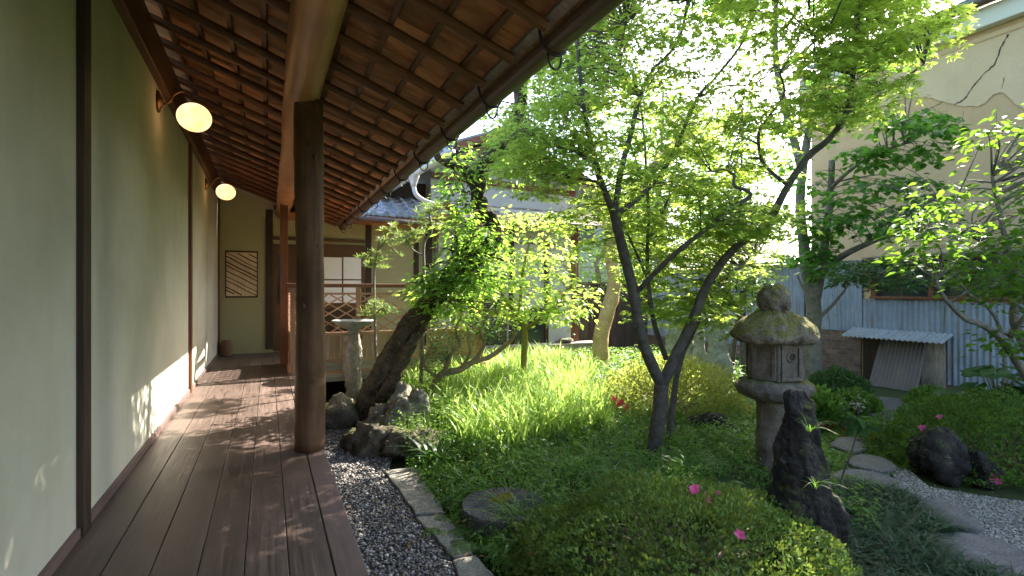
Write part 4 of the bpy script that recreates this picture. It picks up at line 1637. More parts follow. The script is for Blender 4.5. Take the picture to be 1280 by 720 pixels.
leaning('leaning_board', 'brown corrugated iron sheet leaning askew under the small awning', [(1100, 424), (1159, 426), (1146, 497), (1085, 489)], XB - 0.55, XB - 0.13, M['corr_brown'], 0.012, True)
leaning('leaning_board', 'dark flat wooden panel standing behind the slanted iron sheet', [(1156, 427), (1181, 430), (1182, 488), (1150, 490)], XB - 0.20, XB - 0.10, M['board_z'])

# low shed with corrugated wall continuing beyond the storehouse
shed = thing('iron_shed', 'low blue-grey corrugated iron shed beyond the tall storehouse, behind the trees', 'shed', (XB, 9, 0))
mb = MB()
mb.box(XB + 0.05, XB + 3, SY1 + 0.16, 11.5, 0.0, zc + 0.02)
mb.build('shed_wall', M['post'], shed)
corr('siding', SY1 + 0.16, 11.5, 0.35, zc, XB + 0.02, M['corr'], shed)
mb = MB()
vs = [(XB - 0.15, SY1 + 0.16, zc + 0.03), (XB + 3.1, SY1 + 0.16, zc + 0.35), (XB + 3.1, 11.6, zc + 0.35), (XB - 0.15, 11.6, zc + 0.03)]
vs += [(a, b, c + 0.04) for a, b, c in vs]
mb.add(vs, [(3, 2, 1, 0), (4, 5, 6, 7), (0, 1, 5, 4), (1, 2, 6, 5), (2, 3, 7, 6), (3, 0, 4, 7)])
mb.build('roof', M['corr_awn'], shed)
mb = MB()
mb.box(XB - 0.01, XB + 0.048, SY1 + 0.16, 11.4, 0.0, 0.345)
mb.build('brick_base', M['brick'], shed)

# fence across the back
fence = thing('board_fence', 'dark brown vertical board fence between the garden room and the iron shed', 'fence', (7.9, 11.2, 0))
FY = 11.2
mb = MB()
xx = 6.5
rr = random.Random(6)
k = 0
while xx < 9.45:
    w_ = 0.15
    yo = 0.0 if k % 2 else 0.018
    mb.box(xx, xx + w_ + 0.012, FY + yo, FY + yo + 0.015, 0.05, 1.74 + rr.uniform(-0.004, 0.004))
    xx += w_
    k += 1
mb.build('board_panel', M['fence'], fence)
mb = MB()
mb.box(6.45, 9.45, FY - 0.03, FY + 0.06, 1.75, 1.79)
mb.build('cap_rail', M['gutter'], fence, bevel=0.005)
for xx in (6.55, 7.95, 9.35):
    mb = MB()
    mb.box(xx, xx + 0.09, FY + 0.036, FY + 0.12, 0.0, 1.74)
    mb.build('post', M['fence'], fence)

# neighbours beyond
nb1 = thing('neighbour_house', 'pale plastered neighbour house beyond the brown board fence', 'house', (10, 18, 0))
mb = MB()
mb.box(5.5, 15.5, 17, 22, 0, 5.2)
mb.build('wall', M['white_plaster'], nb1)
mb = MB()
mb.bar(Vector((5.0, 18, 5.15)), Vector((16, 18, 5.35)), 4.0, 0.15)
mb.build('roof', M['tile'], nb1)
for (a, b) in ((8.2, 3.4), (10.6, 3.4)):
    mb = MB()
    mb.box(a, a + 1.1, 16.96, 17.02, b, b + 1.1)
    w = mb.build('window', M['gutter'], nb1)
    mb = MB()
    mb.box(a + 0.08, a + 1.02, 16.95, 16.959, b + 0.08, b + 1.02)
    mb.build('pane', M['glass'], w)

# ================================================================== stones in the garden
# kerb slabs along the gravel
KERB = [([(480, 588), (519, 582), (549, 626), (556, 640), (519, 642), (499, 612)], 'grey kerb slab beside the gravel, the far one next to the rock pile'),
        ([(519, 645), (557, 642), (575, 664), (592, 690), (566, 696), (545, 672)], 'grey kerb slab beside the gravel, the middle one of three with a notched side'),
        ([(566, 699), (593, 693), (622, 722), (650, 770), (610, 780), (580, 740)], 'grey kerb slab beside the gravel, cut off by the bottom of the photo')]
for i, (pl, lab) in enumerate(KERB):
    poly = ground_poly(pl, 0.05)
    rj = random.Random(30 + i)
    sp = []
    for a, b in zip(poly, poly[1:] + poly[:1]):
        for k in range(4):
            t = k / 4
            sp.append((a[0] + (b[0] - a[0]) * t + rj.uniform(-0.008, 0.008), a[1] + (b[1] - a[1]) * t + rj.uniform(-0.008, 0.008)))
    mb = MB()
    mb.prism(sp, -0.03, 0.05)
    o = mb.build('kerb_stone', M['slab'], None, bevel=0.012, origin=(poly[0][0], poly[0][1], 0), segs=3)
    tag(o, lab, 'kerb stone', 'kerb slabs along the gravel strip')

# stepping stones of the path
STEPS = [([(1163, 673), (1180, 665), (1230, 668), (1285, 690), (1330, 720), (1290, 728), (1250, 716), (1195, 701), (1168, 686)], 'large dark stepping slab in the bottom right corner of the path'),
         ([(1144, 629), (1165, 624), (1205, 636), (1228, 654), (1222, 662), (1195, 657), (1160, 643)], 'dark pointed stepping slab between mondo grass and pale gravel'),
         ([(1038, 592), (1060, 586), (1100, 592), (1128, 604), (1122, 611), (1080, 606), (1045, 600)], 'wide flat stepping slab at the head of the mondo grass'),
         ([(1056, 576), (1075, 567), (1105, 572), (1120, 582), (1110, 588), (1075, 584)], 'mossy stepping slab below the red berries'),
         ([(1086, 549), (1100, 543), (1122, 547), (1127, 556), (1108, 559)], 'small stepping slab beside the red berries'),
         ([(1098, 532), (1110, 525), (1128, 530), (1129, 540), (1108, 542)], 'small stepping slab nearest the flat slab by the leaning boards'),
         ([(1072, 512), (1085, 496), (1138, 500), (1142, 518), (1110, 524)], 'broad flat slab in front of the leaning boards'),
         ([(1036, 556), (1050, 546), (1078, 548), (1090, 558), (1066, 564)], 'pale stepping slab left of the red berries')]
KEEP = []           # outlines kept free of ground plants
for i, (pl, lab) in enumerate(STEPS):
    poly = ground_poly(pl, 0.06)
    KEEP.append(poly)
    sp = [tuple(q) for q in smooth_path([(a, b, 0) for a, b in poly + poly[:1]], 4)][:-1]
    rj = random.Random(50 + i)
    sp = [(a + rj.uniform(-0.008, 0.008), b + rj.uniform(-0.008, 0.008)) for a, b, _ in sp]
    mb = MB()
    mb.prism(sp, -0.03, 0.06 + 0.004 * (i % 3))
    o = mb.build('stepping_stone', M['step'], None, bevel=0.014, origin=(poly[0][0], poly[0][1], 0), segs=3)
    tag(o, lab, 'stepping stone', 'stepping slabs of the garden path')


def rock_at(u, vb, vt, w, d, seed, mat, label, depth=0.8, **kw):
    """Rock seen centred at u with base at vb, top at vt and width w (all in the view), at distance d."""
    p = PT(u, vb, d)
    base = Vector((p.x, p.y, max(0.0, p.z)))
    h = (vb - vt) * d / 640
    return rock_mesh('rock', base, (w * d / 1280, w * d / 1280 * depth, h / 1.85), seed, M[mat], None, label, 'rock', 'garden rocks', rotz=kw.pop('rotz', -YAW), **kw)


rock_at(425, 536, 491, 56, 5.75, 3, 'rock_brown', 'rounded brown boulder behind the veranda pillar, below the stone basin', 0.8, rough=0.15, cut=4)
ROCKS = [(466, 574, 528, 60, 4.85, 11, 'rock_brown', 'low brown rock at the near left foot of the rock pile'),
         (510, 572, 525, 62, 4.75, 12, 'rock_brown', 'rounded brown rock at the near right foot of the rock pile'),
         (447, 568, 540, 44, 5.0, 13, 'rock_brown', 'small flat brown rock by the pillar foot'),
         (490, 560, 500, 54, 5.05, 14, 'rock', 'grey jagged rock in the middle of the rock pile'),
         (521, 545, 487, 50, 5.1, 15, 'rock', 'grey jagged rock at the right of the rock pile'),
         (502, 536, 478, 46, 5.35, 16, 'rock', 'tallest grey rock topping the rock pile'),
         (474, 545, 500, 40, 5.3, 17, 'rock', 'small pale rock against the plum trunk'),
         (536, 568, 535, 34, 4.9, 18, 'rock_brown', 'half-buried rock where the rock pile meets the grass')]
for q in ROCKS:
    rock_at(*q, depth=0.85, rough=0.40, cut=6, strata=0.10)
rock_at(888, 556, 522, 60, 5.3, 19, 'dark_rock', 'dark low rock between the sunny azalea and the lantern', 0.8, rough=0.3)
rock_at(1155, 590, 540, 38, 4.35, 21, 'dark_rock', 'dark mossy rock under the right azalea, the left one of three', 0.9, rough=0.34, strata=0.08, cut=3, sink=0.05)
rock_at(1187, 611, 546, 52, 4.15, 22, 'dark_rock', 'biggest dark rock under the right azalea with pink flowers above', 0.9, rough=0.34, strata=0.08, cut=4, sink=0.05)
rock_at(1229, 617, 574, 36, 4.05, 23, 'dark_rock', 'small dark rock under the right azalea, nearest the gravel', 0.9, rough=0.34, strata=0.08, cut=3, sink=0.05)
# small stones on the ledge of the garden room
o = rock_mesh('rock', PY(705, 432, RY - 0.25) * 1.0, (0.22, 0.15, 0.06), 31, M['rock'], None, 'flat grey stone lying on the end of the garden room ledge', 'rock', 'garden rocks', sink=0.0)
o.location = (PY(705, 432, RY - 0.22).x, RY - 0.22, 0.398)


def roughen(o, strength, scale, level=2):
    sb = o.modifiers.new('subdiv', 'SUBSURF')
    sb.levels = sb.render_levels = level
    tx = bpy.data.textures.new('grain', 'CLOUDS')
    tx.noise_scale = scale
    tx.noise_depth = 3
    dm = o.modifiers.new('disp', 'DISPLACE')
    dm.texture = tx
    dm.strength = strength
    dm.mid_level = 0.5
    dm.texture_coords = 'LOCAL'


# standing stones
def standing(ulr, d, seed, mat, label, thick=0.6, name='standing_stone', amp=0.05, seg=28, moss=None):
    """Stone traced as a stack of (v, u_left, u_right); real depth and its own irregular section."""
    rows = []
    for (v, a, b) in smooth_path([tuple(float(x) for x in q) for q in ulr], 6):
        rows.append((v, a, b))
    vs, fs = [], []
    c0 = PT((ulr[-1][1] + ulr[-1][2]) / 2, ulr[-1][0], d)
    rt = Vector((CA, -SA, 0))
    fw = Vector((SA, CA, 0))
    for i, (v, a, b) in enumerate(rows):
        c = PT((a + b) / 2, v, d)
        hw = (b - a) * d / 1280
        for k in range(seg):
            an = 2 * math.pi * k / seg
            q = Vector((math.cos(an), math.sin(an), 0))
            rr_ = 1 + 0.9 * amp / 0.05 * 0.12 * mnoise.fractal(Vector((q.x * 1.5 + seed, q.y * 1.5, c.z * 4.0)), 1.0, 2.0, 4)
            rr_ += 0.10 * mnoise.noise(Vector((q.x * 4 + seed, q.y * 4, c.z * 3.0))) * amp / 0.05
            vs.append(c + rt * q.x * hw * rr_ + fw * q.y * hw * thick * rr_)
    n = len(rows)
    for i in range(n - 1):
        for k in range(seg):
            k2 = (k + 1) % seg
            fs.append((i * seg + k, (i + 1) * seg + k, (i + 1) * seg + k2, i * seg + k2))
    fs.append(tuple(range(seg)))
    fs.append(tuple((n - 1) * seg + k for k in range(seg - 1, -1, -1)))
    q = MB()
    q.add(vs, fs)
    o = q.build(name, M[mat], None, smooth=True, origin=(c0.x, c0.y, max(0, c0.z)))
    if mat == 'green_stone':
        roughen(o, 0.11, 0.16)
    return tag(o, label, 'rock')


o = standing([(486, 986, 1001), (491, 981, 1007), (505, 978, 1013), (520, 979, 1013), (545, 975, 1020), (570, 972, 1028), (600, 969, 1036), (630, 965, 1043), (660, 962, 1049), (690, 964, 1052), (712, 966, 1054)],
             2.95, 5, 'dark_rock_moss', 'tall dark craggy standing rock with moss streak in front of the stone lantern', 0.7, amp=0.09, seg=40)
sb = o.modifiers.new('subdiv', 'SUBSURF')
sb.levels = sb.render_levels = 2
tx = bpy.data.textures.new('crag', 'CLOUDS')
tx.noise_scale = 0.15
tx.noise_depth = 3
dm = o.modifiers.new('disp', 'DISPLACE')
dm.texture = tx
dm.strength = 0.09
dm.mid_level = 0.5
dm.texture_coords = 'LOCAL'
rock_at(1024, 712, 655, 44, 2.78, 27, 'dark_rock_moss', 'small dark rock at the foot of the tall craggy standing rock', 0.8, rough=0.3, sink=0.1)
standing([(402, 893, 899), (408, 888, 905), (425, 885, 908), (450, 882, 913), (475, 880, 916), (500, 878, 918)], 7.7, 8, 'green_stone', 'pale upright standing stone left of the lantern, sunlit on one side', 0.5)
standing([(396, 843, 852), (402, 836, 860), (425, 832, 866), (450, 830, 868), (495, 828, 870)], 8.0, 9, 'green_stone', 'greenish upright standing stone behind the sunny azalea', 0.5)
standing([(400, 866, 874), (410, 860, 880), (450, 856, 882), (490, 855, 884)], 8.6, 10, 'green_stone', 'thin upright stone between the two pale standing stones', 0.5)

# stone lantern
LD = 4.25
lc = PT(968, 590, LD)
lx, ly = lc.x, lc.y
k_ = LD / 640


def lz(v):
    return EYE + k_ * (364 - v)


lan = thing('stone_lantern', 'mossy old stone lantern with mushroom cap standing behind the dark craggy rock', 'lantern', (lx, ly, 0))
mb = MB()
prof = [(0.155, -0.02), (0.15, 0.05), (0.140, 0.12), (0.134, lz(562)), (0.150, lz(558)), (0.152, lz(552)), (0.136, lz(547)), (0.134, lz(520)), (0.138, lz(502)), (0.14, lz(499))]
mb.lathe(prof, (lx, ly), 32, 0.035, 3)
roughen(mb.build('shaft', M['lantern_body'], lan, smooth=True), 0.015, 0.05)
mb = MB()
prof = [(0.12, lz(500)), (0.20, lz(498)), (0.27, lz(493)), (0.295, lz(486)), (0.295, lz(480)), (0.27, lz(475)), (0.22, lz(473)), (0.10, lz(472.5))]
mb.lathe(prof, (lx, ly), 36, 0.10, 7)
roughen(mb.build('platform', M['lantern'], lan, smooth=True), 0.04, 0.06)
# fire box: hexagonal block with framed panels and a round hole of painted shade
mb = MB()
ang0 = math.atan2(-ly, -lx) + math.radians(8)
hexp = [(lx + 0.222 * math.cos(ang0 + math.radians(60 * i)), ly + 0.222 * math.sin(ang0 + math.radians(60 * i))) for i in range(6)]
zb0, zb1 = lz(473), lz(426)
mb.prism(hexp, zb0, zb1)
fb = mb.build('fire_box', M['lantern_body'], lan, bevel=0.012, segs=3)
for i in range(6):
    a, b = Vector((*hexp[i], 0)), Vector((*hexp[(i + 1) % 6], 0))
    t = (b - a).normalized()
    nrm = Vector((t.y, -t.x, 0))
    mid = (a + b) / 2
    mb = MB()
    L = (b - a).length
    for z0, z1 in ((zb0 + 0.01, zb0 + 0.04), (zb1 - 0.04, zb1 - 0.008)):
        mb.bar(a + t * 0.02 + nrm * 0.006 + Vector((0, 0, (z0 + z1) / 2)), b - t * 0.02 + nrm * 0.006 + Vector((0, 0, (z0 + z1) / 2)), 0.018, z1 - z0)
    for s in (0.02, L - 0.05):
        q = a + t * (s + 0.015) + nrm * 0.006
        mb.bar(q + Vector((0, 0, zb0 + 0.041)), q + Vector((0, 0, zb1 - 0.041)), 0.03, 0.018, up=tuple(nrm))
    mb.build('panel_frame', M['lantern_body'], fb, bevel=0.004)
    if i == 0:
        q = MB()
        vs, fs = [], []
        c = mid + nrm * 0.002 + Vector((0, 0, zb0 + 0.20))
        for r, o_ in ((0.046, 0.0), (0.042, 0.012), (0.030, 0.012), (0.028, 0.002)):
            for k in range(18):
                an = 2 * math.pi * k / 18
                vs.append(c + t * r * math.cos(an) + Vector((0, 0, r * math.sin(an))) + nrm * o_)
        for j in range(3):
            for k in range(18):
                fs.append((j * 18 + k, j * 18 + (k + 1) % 18, (j + 1) * 18 + (k + 1) % 18, (j + 1) * 18 + k))
        q.add(vs, fs)
        q.build('ring', M['lantern_body'], fb, smooth=True)
        q = MB()
        q.add([c + t * 0.028 * math.cos(2 * math.pi * k / 18) + Vector((0, 0, 0.028 * math.sin(2 * math.pi * k / 18))) + nrm * 0.003 for k in range(18)], [tuple(range(18))])
        q.build('hole_shade', M['iron'], fb)  # black disc stands for the shade inside the ring
mb = MB()
prof = [(0.10, lz(429)), (0.24, lz(428)), (0.305, lz(426)), (0.330, lz(420)), (0.322, lz(414)), (0.285, lz(406)), (0.225, lz(398)), (0.165, lz(392)), (0.11, lz(388)), (0.07, lz(386)), (0.02, lz(385.5))]
mb.lathe(prof, (lx, ly), 60, 0.20, 12)
o = mb.build('cap', M['lantern_top'], lan, smooth=True)
roughen(o, 0.05, 0.07)
mb = MB()
prof = [(0.03, lz(391)), (0.085, lz(390)), (0.115, lz(385)), (0.132, lz(377)), (0.130, lz(369)), (0.112, lz(362)), (0.075, lz(357.5)), (0.03, lz(356.5)), (0.005, lz(356.3))]
mb.lathe(prof, (lx, ly), 32, 0.22, 21)
roughen(mb.build('finial', M['lantern_top'], lan, smooth=True), 0.05, 0.05)

# stone basin on a rough column
BD = 6.75
bc = PT(441, 480, BD)
bas = thing('water_basin', 'shallow grey stone bowl on a rough pale stone column beside the railing', 'basin', (bc.x, bc.y, 0))
kb = BD / 640


def bz(v):
    return EYE + kb * (364 - v)


mb = MB()
mb.lathe([(0.10, -0.02), (0.11, 0.1), (0.105, 0.3), (0.115, 0.55), (0.112, bz(440)), (0.118, bz(425)), (0.10, bz(417)), (0.06, bz(416))], (bc.x, bc.y), 26, 0.22, 5)
roughen(mb.build('column', M['column'], bas, smooth=True), 0.11, 0.13)
mb = MB()
mb.lathe([(0.065, bz(417)), (0.06, bz(412)), (0.12, bz(410)), (0.21, bz(406)), (0.262, bz(401.5)), (0.265, bz(400)), (0.25, bz(400)), (0.20, bz(404)), (0.10, bz(407)), (0.01, bz(408))], (bc.x, bc.y), 40)
mb.build('bowl', M['bowl'], bas, smooth=True)

# millstone
mc = G(630, 628, 0.15)
mill = thing('millstone', 'round worn millstone with radial grooves and a patch of yellow moss', 'millstone', (mc.x, mc.y, 0.05))
mr, mz = 0.28, 0.15
mb = MB()
V, F = [], []
ns = 168
rad = [0.04, 0.06, 0.14, 0.21, 0.262, 0.276, 0.281, 0.280]
for j, r in enumerate(rad):
    for k in range(ns):
        a = 2 * math.pi * k / ns
        sec = int(k / (ns / 8))
        am = (sec + 0.5) * 2 * math.pi / 8
        g = math.sin(r * math.sin(a - am) * 2 * math.pi / 0.026)
        z = mz + (0.0035 * (1 if g > 0.2 else -1) if 0 < j < 5 else 0)
        if j == 0:
            z = mz - 0.03
        if j == 5:
            z = mz - 0.004
        if j == 6:
            z = mz - 0.02
        if j == 7:
            z = 0.03
        V.append((mc.x + r * math.cos(a), mc.y + r * math.sin(a), z))
for j in range(len(rad) - 1):
    for k in range(ns):
        k2 = (k + 1) % ns
        F.append((j * ns + k, j * ns + k2, (j + 1) * ns + k2, (j + 1) * ns + k))
F.append(tuple(range(ns - 1, -1, -1)))
mb.add(V, F)
mb.build('stone_disc', M['mill'], mill)
mq = G(628, 622, mz)
rock_mesh('moss_patch', (mq.x, mq.y, mz - 0.02), (0.11, 0.055, 0.018), 77, M['moss'], mill, sub=3, rough=0.25, cut=0, rotz=0.3)


# ================================================================== trees and shrubs
def tree(name, label, cat, base, limbs, crown_sets, tmpl, leafmat, bark, leaf, per, radius, flat_=0.10, droop=0.15, jit=0.35,
         group=None, seed=1, seg=9, wob=0.14, twig=0.010, reach=1.3, subs=2, extra=None, side=(), crag=0.0):
    rng = np.random.default_rng(seed)
    t = thing(name, label, cat, base, group)
    mb = MB()
    skel = []
    for i, (path, r0, r1) in enumerate(limbs):
        m_ = mb
        if i in side:
            m_ = MB()
        skel += limb(m_, path, r0, r1, seg, 6, wob, seed + i)
        if i in side:
            o_ = m_.build('side_stem', M[bark], t, smooth=True)
            if crag:
                roughen(o_, crag, 0.07)
    cs = []
    for (poly, d0, d1, n) in crown_sets:
        cs.append(view_sample(rng, poly, n, d0, d1))
    cs = np.concatenate(cs) if cs else np.zeros((0, 3))
    if extra is not None:
        cs = np.concatenate([cs, extra])
    if len(cs):
        connect(mb, skel, cs, rng, twig, 0.0018, reach, subs, radius * 0.7)
    o_ = mb.build('trunk', M[bark], t, smooth=True)
    if crag:
        roughen(o_, crag, 0.07)
    if len(cs):
        pos, ax, nr, sz = spray_cloud(rng, cs, per, radius, flat_, droop, jit, None, leaf)
        leaves('crown', tmpl, pos, ax, nr, sz, M[leafmat], t)
    return t


# --- the maple in the middle
D = 4.55
mbase = PT(818, 578, D)
MAPLE_LIMBS = [(p_, a_ * 0.72, b_ * 0.8) for p_, a_, b_ in [
    ([(816, 590, D), (819, 555, D), (824, 515, D), (827, 480, D)], 0.095, 0.080),
    ([(827, 482, D), (810, 445, D - .05), (798, 405, D - .1), (791, 362, D - .15), (781, 322, D - .15), (772, 285, D - .2), (768, 266, D - .2)], 0.072, 0.05),
    ([(768, 270, D - .2), (752, 228, D - .3), (743, 196, D - .35), (735, 160, D - .4), (728, 120, D - .5), (722, 55, D - .6), (715, -20, D - .7)], 0.042, 0.014),
    ([(744, 206, D - .35), (722, 190, D - .5), (700, 184, D - .6), (678, 178, D - .7), (660, 160, D - .8)], 0.022, 0.008),
    ([(752, 228, D - .3), (715, 222, D - .2), (680, 215, D), (655, 200, D + .2)], 0.018, 0.007),
    ([(768, 270, D - .2), (776, 215, D - .1), (790, 162, D), (800, 122, D), (815, 90, D + .1), (848, 50, D + .2), (862, -10, D + .3)], 0.040, 0.014),
    ([(800, 122, D), (782, 100, D), (775, 70, D - .1), (782, 30, D - .1)], 0.018, 0.008),
    ([(770, 268, D - .2), (800, 246, D - .05), (830, 212, D + .1), (850, 172, D + .2), (872, 122, D + .3), (896, 95, D + .4), (932, 45, D + .5), (945, -20, D + .6)], 0.036, 0.012),
    ([(872, 122, D + .3), (905, 108, D + .5), (940, 105, D + .7), (965, 90, D + .8)], 0.016, 0.007),
    ([(827, 482, D), (846, 442, D), (866, 400, D + .05), (882, 360, D + .1), (905, 325, D + .1), (930, 300, D + .05), (960, 278, D), (985, 232, D - .1), (1010, 196, D - .2), (1040, 170, D - .3), (1059, 137, D - .4), (1066, 92, D - .5), (1070, 40, D - .6), (1075, -30, D - .7), (1090, -180, 3.5), (1060, -360, 3.2)], 0.070, 0.014),
    ([(1085, -150, 3.55), (1150, -200, 3.4), (1230, -280, 3.2)], 0.02, 0.008),  # out-of-view limb and limb end above, added to carry the shading canopy
    ([(1059, 137, D - .4), (1072, 124, D - .45), (1092, 116, D - .5), (1125, 101, D - .6), (1155, 80, D - .7)], 0.030, 0.008),
    ([(1064, 92, D - .5), (1040, 85, D - .5), (1020, 68, D - .5), (1018, 45, D - .5)], 0.018, 0.007),
    ([(790, 372, D - .12), (820, 340, D - .3), (850, 312, D - .45), (888, 282, D - .5), (910, 262, D - .5), (937, 246, D - .55), (933, 238, D - .55), (918, 232, D - .55), (918, 218, D - .55)], 0.034, 0.014),
    ([(918, 218, D - .55), (905, 212, D - .55), (890, 215, D - .6)], 0.013, 0.006),
    ([(836, 552, D + .22), (841, 505, D + .22), (849, 455, D + .25), (866, 415, D + .35), (888, 372, D + .5), (915, 340, D + .7), (945, 318, D + .9)], 0.048, 0.020),
    ([(833, 450, D + .28), (818, 405, D + .35), (811, 360, D + .4), (809, 315, D + .5), (811, 270, D + .6), (808, 225, D + .7), (806, 180, D + .8), (800, 120, D + 1.0)], 0.036, 0.012),
    ([(808, 345, D + .4), (796, 318, D + .45), (786, 295, D + .5), (775, 268, D + .6), (755, 240, D + .8)], 0.020, 0.008),
    ([(811, 300, D + .5), (830, 262, D + .7), (840, 228, D + .8), (848, 190, D + 1.0), (858, 150, D + 1.2)], 0.020, 0.008),
    ([(985, 232, D - .1), (955, 205, D + .2), (948, 170, D + .3), (958, 150, D + .3), (980, 118, D + .3), (975, 90, D + .3)], 0.026, 0.010),
    ([(948, 180, D + .25), (930, 172, D + .2), (912, 168, D + .1)], 0.014, 0.006),
]]
UP = [(640, 150), (622, 195), (648, 232), (690, 205), (735, 215), (800, 235), (880, 250), (960, 215), (1000, 175), (1040, 150), (1080, 165), (1118, 100), (1150, 78), (1178, 60), (1150, -40), (1080, -230), (760, -260), (700, -120), (740, 20), (700, 95)]
LOW = [(700, 250), (690, 285), (735, 300), (795, 330), (800, 390), (860, 425), (915, 412), (935, 350), (950, 322), (945, 270), (925, 235), (860, 220), (760, 235)]
tree('maple_tree', 'spreading Japanese maple with forked grey trunk and bright star-shaped leaves', 'tree', (mbase.x, mbase.y, 0.05), MAPLE_LIMBS,
     [(UP, 3.6, 5.9, 500), (LOW, 4.5, 6.2, 190), ([(720, 240), (820, 160), (985, 100), (985, 320), (900, 400), (800, 400)], 5.6, 6.8, 120), ([(640, -200), (690, 0), (760, -20), (830, -60), (800, -320)], 3.8, 5.5, 170), ([(640, 150), (660, 60), (700, 0), (760, -60), (780, 60), (720, 160)], 4.8, 5.9, 95),  # last two sets added to keep sun off the near deck and wall
      ([(880, -60), (860, -330), (1000, -470), (1330, -420), (1300, -120), (1120, -60)], 2.7, 4.0, 190),  # unseen canopy above the view, added to shade the near deck
      ([(1020, 60), (1010, 130), (1060, 155), (1110, 105), (1175, 55), (1165, 10), (1080, -30)], 3.6, 4.4, 55),
      ([(640, 150), (622, 195), (648, 232), (690, 255), (735, 240), (740, 170), (700, 95)], 3.9, 5.0, 44),
      ([(930, 240), (880, 235), (860, 275), (905, 300), (960, 300), (985, 260)], 3.9, 4.5, 26)],
     MAPLE, 'maple_leaf', 'bark_maple', (0.038, 0.064), 46, 0.25, 0.06, 0.20, 0.34, seed=3, seg=11, wob=0.16, twig=0.005, reach=0.9)

# --- old leaning plum
D = 5.85
pb = PT(452, 532, D)
tree('plum_tree', 'old gnarled plum leaning over the rock pile, furrowed trunk and loose green leaves', 'tree', (pb.x, pb.y, 0), [
    ([(446, 545, D), (452, 525, D), (466, 488, D - .05), (490, 442, D - .1), (514, 405, D - .1), (542, 372, D - .05), (574, 338, D), (604, 318, D), (617, 298, D), (613, 278, D), (601, 258, D), (597, 234, D - .05), (605, 206, D - .1), (632, 180, D - .15), (648, 140, D - .2), (652, 90, D - .3)], 0.135, 0.07),
    ([(456, 528, D - .04), (483, 488, D - .13), (503, 450, D - .16), (522, 416, D - .14), (540, 385, D - .1)], 0.085, 0.06),
    ([(596, 236, D - .05), (584, 216, D - .1), (568, 207, D - .2), (553, 201, D - .25), (545, 191, D - .3)], 0.075, 0.03),
    ([(604, 316, D), (588, 325, D - .1), (570, 328, D - .2)], 0.06, 0.03),
    ([(545, 370, D), (538, 345, D), (534, 330, D)], 0.05, 0.02)],
    [([(560, 178), (545, 215), (560, 240), (590, 245), (600, 205), (600, 180)], 5.3, 6.0, 15),
     ([(565, 235), (560, 300), (545, 350), (600, 372), (640, 335), (628, 290), (590, 285), (590, 240)], 5.2, 6.0, 62),
     ([(512, 348), (560, 325), (606, 332), (600, 385), (540, 398)], 5.15, 5.7, 44),
     ([(600, 200), (620, 240), (660, 230), (665, 165), (640, 140)], 5.3, 6.2, 18),
     ([(600, 60), (600, 160), (700, 160), (760, 40), (740, -140), (640, -160)], 5.4, 6.6, 30)],
    OVAL, 'plum_leaf', 'bark_plum', (0.06, 0.10), 22, 0.19, 0.28, 0.3, 0.5, seed=5, seg=16, wob=0.42, twig=0.012, reach=0.7, side=(1,), crag=0.05)

# --- sunlit yellow-green shrub tree
D = 7.3
bb = PT(655, 498, D)
tree('camellia_tree', 'sunlit yellow-green broadleaf shrub tree with a thin olive trunk before the garden room', 'tree', (bb.x, bb.y, 0), [
    ([(656, 502, D), (655, 450, D), (656, 415, D), (650, 392, D)], 0.055, 0.04),
    ([(656, 412, D), (680, 395, D - .1), (700, 375, D - .2), (720, 350, D - .3)], 0.03, 0.01),
    ([(652, 398, D), (630, 372, D - .1), (620, 335, D - .2), (632, 290, D - .2)], 0.03, 0.01),
    ([(650, 394, D), (652, 350, D + .1), (660, 310, D + .2), (668, 275, D + .2)], 0.03, 0.01),
    ([(652, 400, D), (610, 388, D - .3), (575, 378, D - .5), (545, 365, D - .6)], 0.026, 0.009)],
    [([(520, 348), (560, 338), (600, 300), (640, 258), (690, 268), (705, 310), (738, 350), (732, 392), (700, 402), (650, 398), (600, 415), (545, 400), (515, 372)], 6.4, 7.9, 120)],
    WIDE, 'bright_leaf', 'bark_olive', (0.055, 0.095), 30, 0.22, 0.22, 0.25, 0.5, seed=6, seg=8, wob=0.12, twig=0.010, reach=0.8)

# --- gnarled low shrub below it
D = 6.2
gb = PT(536, 500, D)
tree('gnarled_shrub', 'low twisting tan-branched shrub with small grey-green leaves above the long grass', 'shrub', (gb.x, gb.y, 0.05), [
    ([(534, 515, D), (540, 488, D), (552, 468, D), (575, 462, D), (592, 452, D + .1), (612, 446, D + .2), (636, 428, D + .3), (645, 415, D + .3)], 0.055, 0.022),
    ([(556, 466, D), (562, 445, D - .1), (575, 430, D - .1), (570, 410, D - .15), (580, 392, D - .1)], 0.03, 0.012),
    ([(592, 452, D + .1), (605, 432, D + .1), (600, 412, D + .1), (612, 392, D + .2)], 0.028, 0.012),
    ([(548, 474, D), (530, 455, D - .1), (540, 432, D - .1), (528, 410, D - .1)], 0.024, 0.01),
    ([(575, 462, D), (588, 440, D), (585, 420, D + .1)], 0.022, 0.01)],
    [([(528, 395), (520, 450), (545, 470), (575, 440), (570, 395)], 5.9, 6.4, 24),
     ([(575, 385), (580, 430), (620, 425), (640, 395)], 6.2, 6.7, 16)],
    OVAL, 'dark_leaf', 'bark_tan', (0.035, 0.06), 34, 0.15, 0.3, 0.1, 0.6, seed=7, seg=9, wob=0.3, twig=0.007, reach=0.5)


